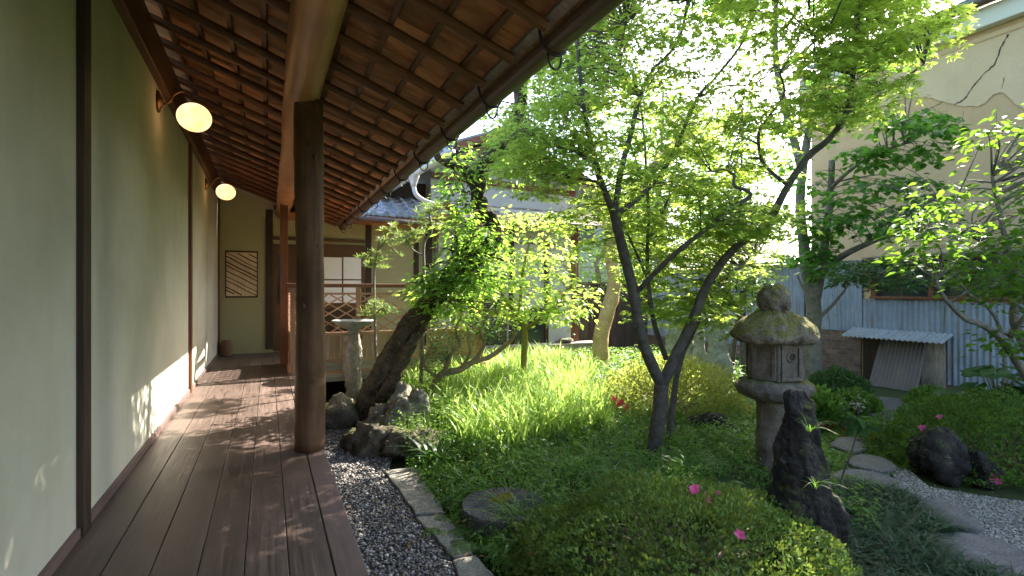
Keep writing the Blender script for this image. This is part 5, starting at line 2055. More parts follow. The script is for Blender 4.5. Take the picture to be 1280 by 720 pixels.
# --- narrow-leaved podocarpus in tufts
def tufts(name, label, base, limbs, centers, seed):
    rng = np.random.default_rng(seed)
    t = thing(name, label, 'shrub', base, 'slim narrow-leaved shrubs by the railing')
    mb = MB()
    skel = []
    for i, (p, a, b) in enumerate(limbs):
        skel += limb(mb, p, a, b, 7, 6, 0.15, seed + i)
    C = np.array([PT(*c) for c in centers])
    connect(mb, skel, C, rng, 0.008, 0.003, 0.6, 0)
    mb.build('trunk', M['bark_grey'], t, smooth=True)
    pos, ax = [], []
    for c in C:
        for q in range(7):
            cc = c + rng.normal(0, 0.06, 3) * np.array([1, 1, 0.6])
            n = 20
            d = rng.normal(0, 1, (n, 3))
            d[:, 2] = np.abs(d[:, 2]) * 0.7 + 0.05
            pos.append(np.repeat(cc[None], n, 0))
            ax.append(unit(d))
    pos, ax = np.concatenate(pos), np.concatenate(ax)
    nr = rng.normal(0, 0.4, pos.shape) + np.array([0, 0, 1])
    leaves('crown', NARROW, pos, ax, nr, rng.uniform(0.07, 0.11, len(pos)), M['needle_leaf'], t)


D = 6.35
pbb = PT(470, 520, D)
tufts('podocarpus', 'slim shrub with a straight thin stem and narrow leaves beside the basin', (pbb.x, pbb.y, 0),
      [([(472, 525, D), (471, 470, D), (469, 420, D), (468, 380, D), (468, 338, D), (472, 312, D)], 0.022, 0.010)],
      [(472, 318, D), (480, 300, D), (492, 288, D), (462, 330, D), (475, 332, D), (486, 322, D), (470, 385, D - .05), (482, 390, D), (490, 392, D), (462, 392, D), (505, 296, D), (496, 300, D + .1)], 3)
pbb = PT(528, 470, D)
tufts('podocarpus', 'taller crooked narrow-leaved shrub growing up to the tiled roof edge', (pbb.x, pbb.y, 0),
      [([(526, 480, D), (528, 400, D), (530, 345, D), (530, 305, D), (539, 290, D), (537, 268, D)], 0.026, 0.012), ([(530, 320, D), (516, 312, D), (508, 300, D)], 0.012, 0.006)],
      [(537, 262, D), (532, 270, D), (545, 268, D), (528, 278, D), (512, 298, D), (520, 294, D), (506, 304, D), (548, 280, D)], 4)

# --- yellow smooth-barked pollard
D = 9.4
yb_ = PT(752, 470, D)
tree('crape_myrtle', 'smooth yellow-barked pollarded trunk rising before the brown fence', 'tree', (yb_.x, yb_.y, 0), [
    ([(750, 472, D), (751, 440, D), (752, 415, D), (760, 388, D), (767, 362, D), (767, 338, D), (762, 310, D), (766, 285, D), (790, 245, D), (820, 207, D), (845, 180, D), (868, 158, D)], 0.155, 0.085),
    ([(764, 290, D), (748, 262, D), (742, 235, D)], 0.08, 0.05)],
    [([(730, 230), (760, 170), (860, 120), (900, 150), (850, 200), (780, 260)], 9.0, 10.0, 34)],
    OVAL, 'bright_leaf', 'bark_yellow', (0.06, 0.10), 26, 0.28, 0.3, 0.2, 0.5, seed=9, seg=14, wob=0.16, reach=0.9)

# --- heart-leaved tree by the storehouse
D = 7.9
hb = PT(1018, 488, D)
tree('katsura_tree', 'twin-stemmed grey tree with heart-shaped leaves by the corrugated iron wall', 'tree', (hb.x, hb.y, 0), [
    ([(1017, 492, D), (1016, 440, D), (1017, 395, D), (1015, 368, D), (1009, 338, D), (1004, 300, D), (1000, 255, D), (1005, 200, D), (1015, 140, D)], 0.135, 0.05),
    ([(1016, 385, D), (1023, 355, D - .05), (1028, 330, D - .1), (1032, 295, D - .15), (1037, 255, D - .2), (1040, 200, D - .3)], 0.085, 0.04),
    ([(1031, 335, D - .1), (1060, 316, D - .4), (1090, 302, D - .7), (1120, 287, D - 1.0), (1150, 264, D - 1.3), (1175, 240, D - 1.6)], 0.055, 0.016),
    ([(1022, 398, D - .02), (1036, 386, D - .1), (1050, 370, D - .2), (1062, 354, D - .3)], 0.035, 0.014),
    ([(1015, 372, D), (1003, 358, D + .1), (996, 342, D + .2)], 0.03, 0.014),
    ([Vector(PT(1003, 215, D)), Vector((7.35, 5.55, 5.0)), Vector((7.1, 5.4, 6.0)), Vector((6.9, 5.2, 7.2)), Vector((6.8, 5.0, 8.2))], 0.06, 0.02),  # this and the next three limbs added to carry the shading crown
    ([Vector((7.1, 5.4, 6.0)), Vector((6.9, 4.6, 6.6)), Vector((6.7, 3.6, 7.1))], 0.03, 0.01),
    ([Vector((7.15, 5.45, 5.8)), Vector((7.0, 6.1, 6.3)), Vector((6.9, 6.6, 6.9))], 0.03, 0.01),
    ([Vector((7.35, 5.55, 5.0)), Vector((7.1, 4.6, 5.2)), Vector((6.9, 3.9, 5.1))], 0.03, 0.01),
    ([(1034, 240, D - .2), (1060, 215, D - .5), (1090, 195, D - .8), (1130, 180, D - 1.0)], 0.035, 0.012)],
    [([(1080, 140), (1110, 132), (1185, 145), (1180, 168), (1120, 165)], 6.4, 7.3, 22),
     ([(1050, 185), (1165, 182), (1165, 203), (1060, 205)], 6.6, 7.4, 20),
     ([(1100, -20), (1250, -60), (1290, -220), (1120, -200)], 4.6, 6.4, 50),
     ([(1010, 228), (1160, 222), (1165, 245), (1020, 255)], 6.6, 7.6, 22),
     ([(1040, 262), (1180, 235), (1170, 280), (1110, 298), (1060, 296)], 6.4, 7.4, 26),
     ([(985, 262), (1060, 262), (1050, 310), (990, 322)], 7.2, 8.0, 26),
     ([(995, 312), (1040, 318), (1036, 345), (1000, 340)], 7.3, 8.0, 9),
     ([(985, 60), (1060, 90), (1090, 150), (1020, 220), (985, 200)], 7.2, 8.2, 10),
     ([(1040, -70), (1170, -70), (1165, 60), (1120, 100), (1050, 100)], 6.1, 7.2, 44)],  # sprays added to shade the foreground azalea
    HEART, 'heart_leaf', 'bark_grey', (0.07, 0.11), 20, 0.21, 0.09, 0.35, 0.32, seed=10, seg=10, wob=0.12, twig=0.009, reach=0.9,
     extra=NR.uniform((6.2, 3.2, 5.9), (7.7, 6.75, 8.2), (230, 3)))  # mostly unseen high crown, added to block sun from the near deck

# --- hydrangea-like flat pad of leaves before the window
D = 6.4
db = PT(1252, 505, D + .6)
tree('low_maple', 'dark green flat spray of leaves hanging in front of the long window', 'tree', (db.x, db.y, 0), [
    ([(1252, 505, D + .6), (1256, 450, D + .5), (1243, 395, D + .3), (1200, 362, D + .1), (1130, 345, D), (1060, 338, D - .1)], 0.03, 0.010),
    ([(1215, 372, D + .15), (1190, 345, D), (1160, 335, D)], 0.016, 0.007)],
    [([(1036, 334), (1085, 322), (1150, 326), (1215, 336), (1200, 352), (1120, 358), (1050, 350)], 6.0, 6.8, 44)],
    OVAL, 'dark_leaf', 'bark_grey', (0.07, 0.11), 26, 0.22, 0.10, 0.2, 0.3, seed=11, seg=7, reach=0.8)

# --- camellia at the right edge
D = 4.3
cb_ = PT(1300, 520, D)
tree('camellia_tree', 'glossy broadleaf tree reaching in over the right azalea with bare lower branches', 'tree', (cb_.x, cb_.y, 0), [
    ([(1310, 560, D), (1300, 500, D), (1275, 458, D), (1252, 424, D - .1), (1228, 406, D - .2), (1206, 398, D - .3), (1182, 374, D - .4), (1170, 350, D - .4)], 0.05, 0.010),
    ([(1302, 505, D), (1290, 450, D + .1), (1268, 402, D + .1), (1273, 356, D + .1), (1262, 320, D), (1250, 270, D), (1240, 220, D)], 0.05, 0.012),
    ([(1272, 365, D + .1), (1250, 352, D), (1237, 358, D - .1), (1212, 345, D - .2)], 0.02, 0.008),
    ([(1265, 330, D), (1225, 300, D - .2), (1180, 285, D - .3), (1145, 290, D - .4)], 0.02, 0.007),
    ([(1262, 420, D), (1285, 390, D - .2), (1310, 350, D - .3)], 0.025, 0.010)],
    [([(1105, 305), (1130, 262), (1180, 205), (1230, 165), (1290, 135), (1400, 140), (1400, 320), (1290, 345), (1215, 340), (1150, 330)], 3.5, 4.9, 92),
     ([(1190, 330), (1215, 365), (1262, 398), (1300, 420), (1300, 330)], 3.7, 4.6, 22),
     ([(1300, 120), (1400, -60), (1600, -60), (1600, 400), (1400, 420)], 3.6, 5.2, 40),
     ([(1240, 420), (1262, 440), (1300, 450), (1300, 415)], 3.8, 4.4, 5)],
    WIDE, 'camellia_leaf', 'bark_grey', (0.05, 0.085), 26, 0.19, 0.28, 0.25, 0.5, seed=12, seg=8, reach=0.7)

# --- dark little tree behind the lantern
D = 8.3
kb_ = PT(930, 485, D)
tree('evergreen_tree', 'small dark evergreen tree between the lantern cap and the iron shed', 'tree', (kb_.x, kb_.y, 0), [
    ([(932, 488, D), (930, 440, D), (928, 400, D), (930, 365, D), (926, 345, D)], 0.07, 0.03),
    ([(912, 480, D + .2), (918, 430, D + .2), (922, 390, D + .2), (912, 365, D + .1), (906, 345, D)], 0.045, 0.02)],
    [([(900, 345), (920, 335), (952, 338), (955, 372), (925, 382), (900, 372)], 7.9, 8.6, 26)],
    WIDE, 'dark_leaf', 'bark_maple', (0.07, 0.11), 24, 0.22, 0.25, 0.25, 0.4, seed=13, seg=8, reach=0.6)

# --- trees beyond the fence
for (u, d, vt, n, lab, sd) in ((748, 14.0, 300, 40, 'loose green shrub tree showing over the fence beside the garden room', 31),
                               (825, 18.0, 95, 230, 'tall pale green tree far beyond the fence, behind the maple stems', 33),
                               (925, 20.0, 130, 230, 'leafy green tree beyond the fence, behind the maple branches', 32)):
    b = PT(u, 364 + 640 * EYE / d, d)
    tree('garden_tree', lab, 'tree', (b.x, b.y, 0), [([(u, 364 + 640 * EYE / d, d), (u + 3, 380, d), (u - 2, 330, d), (u + 4, vt + 20, d)], 0.12, 0.04)],
         [([(u - 0.14 * (520 - vt), 370), (u - 0.17 * (520 - vt), vt + 25), (u, vt), (u + 0.18 * (520 - vt), vt + 30), (u + 0.15 * (520 - vt), 372)], d - 0.8, d + 0.8, n)],
         OVAL, 'plum_leaf', 'bark_grey', (0.0085 * d, 0.0115 * d), 30, 0.03 * d, 0.3, 0.2, 0.5, group='trees beyond the fence', seed=sd, reach=0.9)


# ---- clipped shrubs
def dome(name, label, c, rad, n, size, mat, seed, rot=0.0, tmpl=SMALL, lump=0.10, deep=0.30, cat='shrub', group='azaleas', full=False, flowers=(), petal='petal', bark='bark_tan', nstem=26):
    rng = np.random.default_rng(seed)
    t = thing(name, label, cat, c, group)
    d = unit(rng.normal(0, 1, (n, 3)))
    d[:, 2] = np.abs(d[:, 2]) * 1.0 - 0.12
    d = unit(d)
    lum = np.array([mnoise.fractal(Vector(q) * 2.3 + Vector((seed, seed * 2, 0)), 1.0, 2.0, 3) for q in d])
    lf = np.array([mnoise.noise(Vector(q) * 9.0 + Vector((seed, 3, seed))) for q in d])
    rr_ = (1 + lump * lum + lump * 0.45 * lf) * (1 - deep * rng.uniform(0, 1, n) ** 2.2)
    cr, sr = math.cos(rot), math.sin(rot)
    e = d * rr_[:, None] * np.array(rad)
    pos = np.stack([e[:, 0] * cr - e[:, 1] * sr + c[0], e[:, 0] * sr + e[:, 1] * cr + c[1], e[:, 2] + c[2]], 1)
    dd = np.stack([d[:, 0] * cr - d[:, 1] * sr, d[:, 0] * sr + d[:, 1] * cr, d[:, 2]], 1)
    ok = pos[:, 2] > 0.02
    pos, dd = pos[ok], dd[ok]
    m = len(pos)
    ax = rng.normal(0, 1, (m, 3)) * 0.8 + dd * 0.9 + np.array([0, 0, 0.5])
    nr = dd + rng.normal(0, 0.55, (m, 3)) + np.array([0, 0, 0.3])
    leaves('foliage', tmpl, pos, ax, nr, rng.uniform(size[0], size[1], m), M[mat], t)
    mb = MB()
    for k in range(nstem):
        i = rng.integers(0, m)
        p = Vector(pos[i])
        a = Vector((c[0] + rng.normal(0, rad[0] * 0.12), c[1] + rng.normal(0, rad[1] * 0.12), 0.0))
        mid = a.lerp(p, 0.5) + Vector((0, 0, 0.04))
        mb.tube([a, mid, p], [0.012, 0.008, 0.003], 5, 0, False)
    mb.build('stems', M[bark], t, smooth=True)
    for fp in flowers:
        flower(t, fp, petal, rng)
    return t


def flower(parent, p, petal, rng, r=0.032, blooms=1):
    vs_, ax_, nr_, sz_ = [], [], [], []
    p = np.array(p)
    to = unit((np.array([0, 0, EYE]) - p)[None] + np.array([[0, 0, 1.2]]))[0]
    s1 = unit(np.cross(to, [0, 0, 1.0])[None])[0]
    s2 = np.cross(to, s1)
    for b in range(blooms):
        o = p + (rng.normal(0, 0.022, 3) if b else 0)
        for k in range(5):
            a = 2 * math.pi * k / 5 + rng.uniform(-0.2, 0.2)
            dirv = s1 * math.cos(a) + s2 * math.sin(a)
            vs_.append(o)
            ax_.append(dirv + to * 0.55)
            nr_.append(to - dirv * 0.5)
            sz_.append(r * rng.uniform(0.85, 1.2))
    leaves('flower', HEART, np.array(vs_), np.array(ax_), np.array(nr_), np.array(sz_), M[petal], parent)


c = PT(845, 690, 2.75)
fc = PT(868, 612, 2.45)
f2 = PT(926, 668, 2.2)
tdome = dome('azalea_bush', 'low clipped azalea mound in the shaded foreground with single pink flowers', (c.x, c.y, 0.02), (0.88, 0.74, 0.46), 30000, (0.020, 0.036), 'azalea_leaf', 3, -YAW, lump=0.13)


def on_dome(u, v, c, rad, rot, lift=0.0):
    """First point of the ray through (u, v) on the mound's ellipsoid."""
    o = Vector((0, 0, EYE))
    d = (PT(u, v, 1.0) - o)
    cr, sr = math.cos(-rot), math.sin(-rot)

    def loc(q, is_dir=False):
        q = q if is_dir else q - Vector(c)
        return Vector(((q.x * cr - q.y * sr) / rad[0], (q.x * sr + q.y * cr) / rad[1], q.z / rad[2]))
    a, b = loc(o), loc(d, True)
    A, B, C_ = b.dot(b), 2 * a.dot(b), a.dot(a) - (1.0 + lift) ** 2
    ds = B * B - 4 * A * C_
    if ds < 0:
        t = -B / (2 * A)
    else:
        t = (-B - math.sqrt(ds)) / (2 * A)
    return o + d * t


rngf = np.random.default_rng(1)
cd, rd = (c.x, c.y, 0.02), (0.88, 0.74, 0.46)
flower(tdome, on_dome(869, 611, cd, rd, -YAW, 0.03), 'petal', rngf, 0.033, 3)
flower(tdome, on_dome(925, 669, cd, rd, -YAW, 0.03), 'petal', rngf, 0.030, 1)
flower(tdome, on_dome(897, 616, cd, rd, -YAW, 0.02), 'petal', rngf, 0.016, 1)

c = PT(838, 500, 6.2)
az = dome('azalea_bush', 'rounded sunny azalea mound, yellowish on top, behind the maple trunk', (c.x, c.y, 0.12), (0.88, 0.72, 0.62), 15000, (0.028, 0.046), 'azalea_sunny', 5, -YAW, lump=0.16, deep=0.4)
cd, rd = (c.x, c.y, 0.12), (0.88, 0.72, 0.62)
for (u, v) in ((768, 499), (777, 502), (783, 508), (773, 506)):
    flower(az, on_dome(u, v, cd, rd, -YAW, 0.02), 'petal_red', rngf, 0.042, 1)
c = PT(1240, 560, 4.62)
az = dome('azalea_bush', 'spreading dark green azalea above the dark rocks with a few pink flowers', (c.x, c.y, 0.06), (0.95, 0.80, 0.52), 24000, (0.023, 0.040), 'azalea_green', 6, -YAW, lump=0.2, deep=0.35)
cd, rd = (c.x, c.y, 0.06), (0.95, 0.80, 0.52)
for (u, v, r_) in ((1153, 535, 0.034), (1174, 521, 0.028), (1173, 538, 0.036), (1178, 543, 0.03), (1242, 598, 0.042), (1247, 602, 0.036)):
    flower(az, on_dome(u, v, cd, rd, -YAW, 0.04), 'petal', rngf, r_, 1)
c = PT(1046, 492, 6.9)
dome('round_bush', 'small round dark bush at the foot of the brick wall', (c.x, c.y, 0.08), (0.42, 0.34, 0.40), 5200, (0.03, 0.05), 'dark_leaf', 8, -YAW, WIDE, 0.2, 0.4, group='small bushes by the back wall')
c = PT(1065, 502, 6.5)
dome('round_bush', 'low leafy green bush right of the round dark bush', (c.x, c.y, 0.05), (0.30, 0.26, 0.24), 1500, (0.05, 0.08), 'under_leaf', 9, -YAW, WIDE, 0.2, 0.5, group='small bushes by the back wall')
c = PT(1163, 500, 6.8)
dome('round_bush', 'small leafy bush in front of the leaning boards', (c.x, c.y, 0.02), (0.30, 0.22, 0.24), 1300, (0.05, 0.08), 'under_leaf', 10, -YAW, OVAL, 0.25, 0.5, group='small bushes by the back wall')
c = PT(1000, 500, 5.9)
dome('round_bush', 'bright leafy bush between the lantern and the twin-stemmed tree', (c.x + 0.25, c.y, 0.05), (0.35, 0.3, 0.35), 1300, (0.06, 0.09), 'under_leaf', 14, -YAW, WIDE, 0.25, 0.5, group='small bushes by the back wall')


# ---- ground-hugging plants
def blades(rng, base, h, w, lean, segs=5):
    """Arching blades: base (n,3), heights, widths, lean factors. Returns V, F."""
    n = len(base)
    a = rng.uniform(0, 2 * np.pi, n)
    dirv = np.stack([np.cos(a), np.sin(a), np.zeros(n)], 1)
    side = np.stack([-np.sin(a), np.cos(a), np.zeros(n)], 1)
    tw = rng.normal(0, 0.5, n)
    V = np.zeros((n, (segs + 1) * 2, 3))
    for s in range(segs + 1):
        t = s / segs
        p = base + dirv * (lean * h * (0.25 * t + 0.75 * t ** 2.2))[:, None]
        p = p + np.array([0, 0, 1.0]) * (h * (t - 0.42 * np.minimum(1.6, lean) * t ** 2.6))[:, None]
        ww = w * (1 - t ** 2.2) * (0.6 + 0.4 * min(1, t * 4)) + 0.0004
        sd = side * np.cos(tw * t)[:, None] + dirv * np.sin(tw * t)[:, None]
        V[:, s * 2] = p - sd * ww[:, None] / 2
        V[:, s * 2 + 1] = p + sd * ww[:, None] / 2
    k = (segs + 1) * 2
    f = np.array([(2 * s, 2 * s + 1, 2 * s + 3, 2 * s + 2) for s in range(segs)])
    F = (f[None] + (np.arange(n) * k)[:, None, None]).reshape(-1, 4)
    return V.reshape(-1, 3), F


def zs(q):
    return np.array([hz(a, b) for a, b in q])


BLOCK = []          # discs (x, y, r) kept free of ground plants
for o in list(COL.objects):
    if o.name.startswith(('kerb_stone', 'stepping_stone')):
        pass
BLOCK += [(mc.x, mc.y, 0.25), (mbase.x, mbase.y, 0.10), (lx, ly, 0.16)]


def free(q, r=0.0):
    ok = np.ones(len(q), bool)
    for (a, b, c_) in BLOCK:
        ok &= (q[:, 0] - a) ** 2 + (q[:, 1] - b) ** 2 > (c_ + r) ** 2
    for av in KEEP:
        ok &= ~in_poly(q[:, 0], q[:, 1], av)
    return q[ok]


GR = np.random.default_rng(21)
q = free(sample_poly(GR, [(1.75, 4.7), (1.6, 6.0), (1.8, 7.6), (2.6, 8.8), (5.0, 8.6), (4.9, 7.0), (3.9, 6.0), (3.5, 4.8), (2.8, 4.25), (1.9, 4.05), (1.5, 4.4)], 6500))
b = np.column_stack([q, zs(q)])
V, F = blades(GR, b, GR.uniform(0.34, 0.66, len(b)), GR.uniform(0.012, 0.026, len(b)), GR.uniform(0.2, 1.1, len(b)), 6)
tag(mesh_np('grass', V, [F], M['grass_leaf'], None, True), 'long bright arching grass filling the sunny middle of the garden bed', 'grass', None, 'stuff')
# sparser grass among the shaded undergrowth
q = free(sample_poly(GR, [(1.35, 2.2), (1.3, 4.4), (2.4, 4.9), (3.4, 5.2), (4.2, 4.4), (3.9, 3.2), (3.3, 2.9), (2.6, 2.75), (1.9, 2.6)], 2600))
b = np.column_stack([q, zs(q)])
V, F = blades(GR, b, GR.uniform(0.12, 0.25, len(b)), GR.uniform(0.008, 0.014, len(b)), GR.uniform(0.6, 1.6, len(b)), 6)
tag(mesh_np('shade_grass', V, [F], M['fern_leaf'], None, True), 'loose arching grass among the undergrowth around the maple foot', 'grass', None, 'stuff')
# dwarf mondo grass
q = free(sample_poly(GR, ground_poly([(1040, 602), (1085, 612), (1125, 616), (1150, 645), (1190, 664), (1160, 672), (1168, 692), (1195, 706), (1255, 722), (1300, 760), (1040, 790), (1030, 700)], 0.03), 9500))
b = np.column_stack([q, np.full(len(q), 0.0)])
V, F = blades(GR, b, GR.uniform(0.09, 0.17, len(b)), GR.uniform(0.009, 0.0155, len(b)), GR.uniform(0.7, 1.7, len(b)), 4)
tag(mesh_np('mondo_grass', V, [F], M['mondo_leaf'], None, True), 'dark dwarf mondo grass carpet beside the stepping slabs', 'ground cover', None, 'stuff')


def low_leaves(name, poly, n, hmin, hmax, size, tmpl, mat, label, rng, per=6, spread=0.05):
    q = free(sample_poly(rng, poly, n))
    n = len(q)
    h = rng.uniform(hmin, hmax, n)
    C = np.column_stack([q, zs(q) + h])
    pos, ax, nr, sz = spray_cloud(rng, C, per, spread, 0.45, 0.2, 0.55, None, size)
    # stalks
    a = np.repeat(np.column_stack([q, zs(q)])[:, None], 1, axis=1).reshape(-1, 3)
    V1, F1 = scatter(tmpl, pos, ax, nr, sz)
    s = 0.0022
    st = np.stack([a + [s, 0, 0], a + [-s, 0, 0], C + [-s, 0, 0], C + [s, 0, 0]], 1).reshape(-1, 3)
    F2 = (np.arange(n) * 4)[:, None] + np.array([[0, 1, 2, 3]]) + len(V1)
    o = mesh_np(name, np.concatenate([V1, st]), [F1, F2], M[mat], None, False)
    return tag(o, label, 'ground cover', None, 'stuff')


low_leaves('undergrowth', [(1.18, 2.3), (1.2, 4.4), (1.5, 4.9), (2.2, 5.2), (3.2, 5.8), (4.2, 5.4), (4.4, 4.3), (3.9, 3.2), (3.0, 2.85), (2.3, 2.8), (1.7, 2.6)], 1500, 0.02, 0.15, (0.03, 0.06), OVAL, 'under_leaf', 'mixed low leafy undergrowth around the millstone and maple foot', GR, 7, 0.07)
low_leaves('back_undergrowth', [(1.3, 5.2), (1.5, 7.2), (2.6, 9.3), (5.5, 9.4), (7.8, 9.0), (8.2, 6.5), (7.0, 5.2), (5.4, 5.6), (4.6, 6.6), (3.0, 6.4), (2.0, 6.0)], 2300, 0.04, 0.26, (0.05, 0.10), OVAL, 'under_leaf', 'leafy plants along the back of the garden bed', GR, 7, 0.10)
low_leaves('lantern_undergrowth', [(3.4, 1.9), (3.3, 2.9), (4.2, 4.2), (5.0, 5.0), (5.8, 4.6), (5.0, 3.4), (4.2, 2.4)], 1200, 0.02, 0.14, (0.03, 0.06), OVAL, 'under_leaf', 'low leafy plants round the foot of the stone lantern', GR, 7, 0.07)
low_leaves('path_moss', ground_poly([(1030, 530), (1075, 505), (1110, 520), (1140, 540), (1140, 585), (1110, 600), (1050, 592), (1030, 570)]), 2600, 0.004, 0.035, (0.014, 0.028), SMALL, 'moss_leaf', 'bright clover and moss between the far stepping slabs', GR, 8, 0.05)
low_leaves('rock_herbs', [(1.05, 4.55), (1.3, 4.4), (1.75, 4.7), (1.7, 5.6), (1.3, 5.9), (1.15, 5.2)], 420, 0.05, 0.42, (0.02, 0.045), OVAL, 'under_leaf', 'leafy herbs growing among and over the rock pile', GR, 8, 0.07)
low_leaves('edge_herbs', [(1.12, 2.5), (1.10, 4.5), (1.35, 4.6), (1.45, 3.4), (1.3, 2.5)], 520, 0.02, 0.12, (0.018, 0.035), SMALL, 'fern_leaf', 'fine feathery herbs along the kerb slabs', GR, 9, 0.06)


def fern(p, seed, label, nf=9, L=0.32, mat='fern_leaf'):
    rng = np.random.default_rng(seed)
    t = thing('fern', label, 'fern', (p[0], p[1], hz(p[0], p[1])), 'ferns in the garden bed')
    pos, ax, nr, sz = [], [], [], []
    mb = MB()
    for k in range(nf):
        a = 2 * math.pi * k / nf + rng.uniform(-0.3, 0.3)
        l_ = L * rng.uniform(0.75, 1.15)
        d = np.array([math.cos(a), math.sin(a), 0])
        sd = np.array([-d[1], d[0], 0])
        pts = []
        for s in range(14):
            tt = s / 13
            q = np.array([p[0], p[1], hz(p[0], p[1])]) + d * l_ * tt * 0.9 + np.array([0, 0, l_ * (0.85 * tt - 0.75 * tt ** 2.2)])
            pts.append(Vector(q))
            if s > 1:
                w_ = l_ * 0.26 * math.sin(math.pi * min(1, 0.12 + 0.88 * tt)) + 0.012
                for sg in (1, -1):
                    pos.append(q)
                    ax.append(sd * sg + d * 0.4 + np.array([0, 0, -0.15]))
                    nr.append(np.array([0, 0, 1.0]) + rng.normal(0, 0.12, 3))
                    sz.append(w_)
        mb.tube(pts, [0.003 * (1 - 0.7 * i / 13) for i in range(14)], 4, 0, False)
    mb.build('stalks', M['bark_olive'], t)
    leaves('fronds', OVAL if False else NARROW2, np.array(pos), np.array(ax), np.array(nr), np.array(sz), M[mat], t)
    return t


NARROW2 = T([(0, 0, 0), (0.35, 0.11, 0.02), (1, 0, -0.1), (0.35, -0.11, 0.02)], [(0, 3, 1), (1, 3, 2)])
for (u, v, s_, L, lab) in ((598, 672, 41, 0.26, 'green fern between the middle kerb slab and the millstone'),
                           (560, 655, 42, 0.20, 'small fern against the middle kerb slab'),
                           (645, 690, 43, 0.28, 'shaded fern left of the foreground azalea'),
                           (548, 600, 44, 0.24, 'feathery fern beside the far kerb slab'),
                           (770, 600, 45, 0.30, 'fern left of the maple foot'),
                           (870, 590, 46, 0.26, 'fern right of the maple foot'),
                           (905, 625, 47, 0.24, 'fern between the pink flower and the lantern'),
                           (700, 585, 48, 0.28, 'fern in the sunny undergrowth above the foreground azalea'),
                           (512, 505, 49, 0.30, 'fern behind the rock pile under the plum'),
                           (570, 620, 50, 0.22, 'fern left of the millstone')):
    p = G(u, v, 0.06)
    fern((p.x, p.y), s_, lab, 9, L)


# strappy dark plant at the rock pile, and a bright tuft near the azalea
def clump(name, label, p, n, h, w, lean, mat, seed, cat='plant'):
    rng = np.random.default_rng(seed)
    b = np.column_stack([rng.normal(p.x, 0.045, n), rng.normal(p.y, 0.045, n), np.full(n, hz(p.x, p.y))])
    V, F = blades(rng, b, rng.uniform(h[0], h[1], n), rng.uniform(w[0], w[1], n), rng.uniform(lean[0], lean[1], n), 6)
    return tag(mesh_np(name, V, [F], M[mat], None, True, origin=(p.x, p.y, hz(p.x, p.y))), label, cat)


clump('strap_leaf_plant', 'dark strappy plant with broad drooping leaves at the edge of the rock pile', G(548, 580, 0.05), 26, (0.25, 0.4), (0.03, 0.045), (0.7, 1.4), 'dark_leaf', 61)
clump('iris_clump', 'bright upright tuft of blade leaves left of the red azalea flowers', G(752, 548, 0.05), 60, (0.3, 0.45), (0.012, 0.02), (0.2, 0.7), 'grass_leaf', 62)
clump('broad_grass', 'arching shaded grass tuft in front of the millstone', G(648, 665, 0.05), 70, (0.22, 0.36), (0.010, 0.016), (0.7, 1.5), 'fern_leaf', 63)
clump('broad_grass', 'arching shaded grass tuft at the right of the maple foot', G(862, 608, 0.05), 60, (0.22, 0.34), (0.010, 0.016), (0.7, 1.5), 'fern_leaf', 64)
# little fern tufts growing on the dark standing rock and the lantern
for (u, v, d, sd, lab) in ((1020, 605, 2.72, 65, 'thin grass tuft growing from the face of the dark standing rock'), (1012, 535, 2.82, 66, 'small grass tuft near the top of the dark standing rock')):
    p = PT(u, v, d)
    rng = np.random.default_rng(sd)
    n = 12
    b = np.column_stack([rng.normal(p.x, 0.01, n), rng.normal(p.y, 0.01, n), np.full(n, p.z - 0.02)])
    V, F = blades(rng, b, rng.uniform(0.06, 0.12, n), rng.uniform(0.004, 0.007, n), rng.uniform(0.8, 1.7, n), 5)
    tag(mesh_np('grass_tuft', V, [F], M['fern_leaf'], None, True, origin=p), lab, 'plant')

# coral-berry plant by the path: thin leaning stem, leaf whorl, pale sprig, red berries
D = 3.55
s0 = PT(1046, 615, D)
ar = thing('coralberry_plant', 'thin-stemmed plant with a whorl of dark leaves and pale buds beside the path', 'plant', (s0.x, s0.y, 0))
mb = MB()
pth = [Vector((s0.x, s0.y, 0.0)), PT(1052, 600, D), PT(1062, 572, D), PT(1070, 545, D), PT(1074, 525, D), PT(1072, 508, D)]
sp = [Vector(q) for q in smooth_path([tuple(q) for q in pth], 5)]
mb.tube(sp, [0.008 - 0.005 * i / (len(sp) - 1) for i in range(len(sp))], 6)
mb.build('stem', M['bark_maple'], ar, smooth=True)
rng = np.random.default_rng(71)
top = np.array(PT(1073, 528, D))
n = 34
a = rng.uniform(0, 2 * np.pi, n)
pos = top + np.column_stack([np.cos(a) * 0.02, np.sin(a) * 0.02, rng.uniform(-0.03, 0.04, n)])
ax = np.column_stack([np.cos(a), np.sin(a), rng.uniform(-0.8, 0.3, n)])
leaves('leaves', OVAL, pos, ax, np.tile([0, 0, 1.0], (n, 1)) + rng.normal(0, 0.45, (n, 3)), rng.uniform(0.07, 0.13, n), M['matt_leaf'], ar)
pos = np.array(PT(1070, 505, D)) + rng.normal(0, 0.035, (60, 3))
leaves('buds', SMALL, pos, rng.normal(0, 1, (60, 3)), rng.normal(0, 1, (60, 3)), rng.uniform(0.008, 0.016, 60), M['petal_pale'], ar)

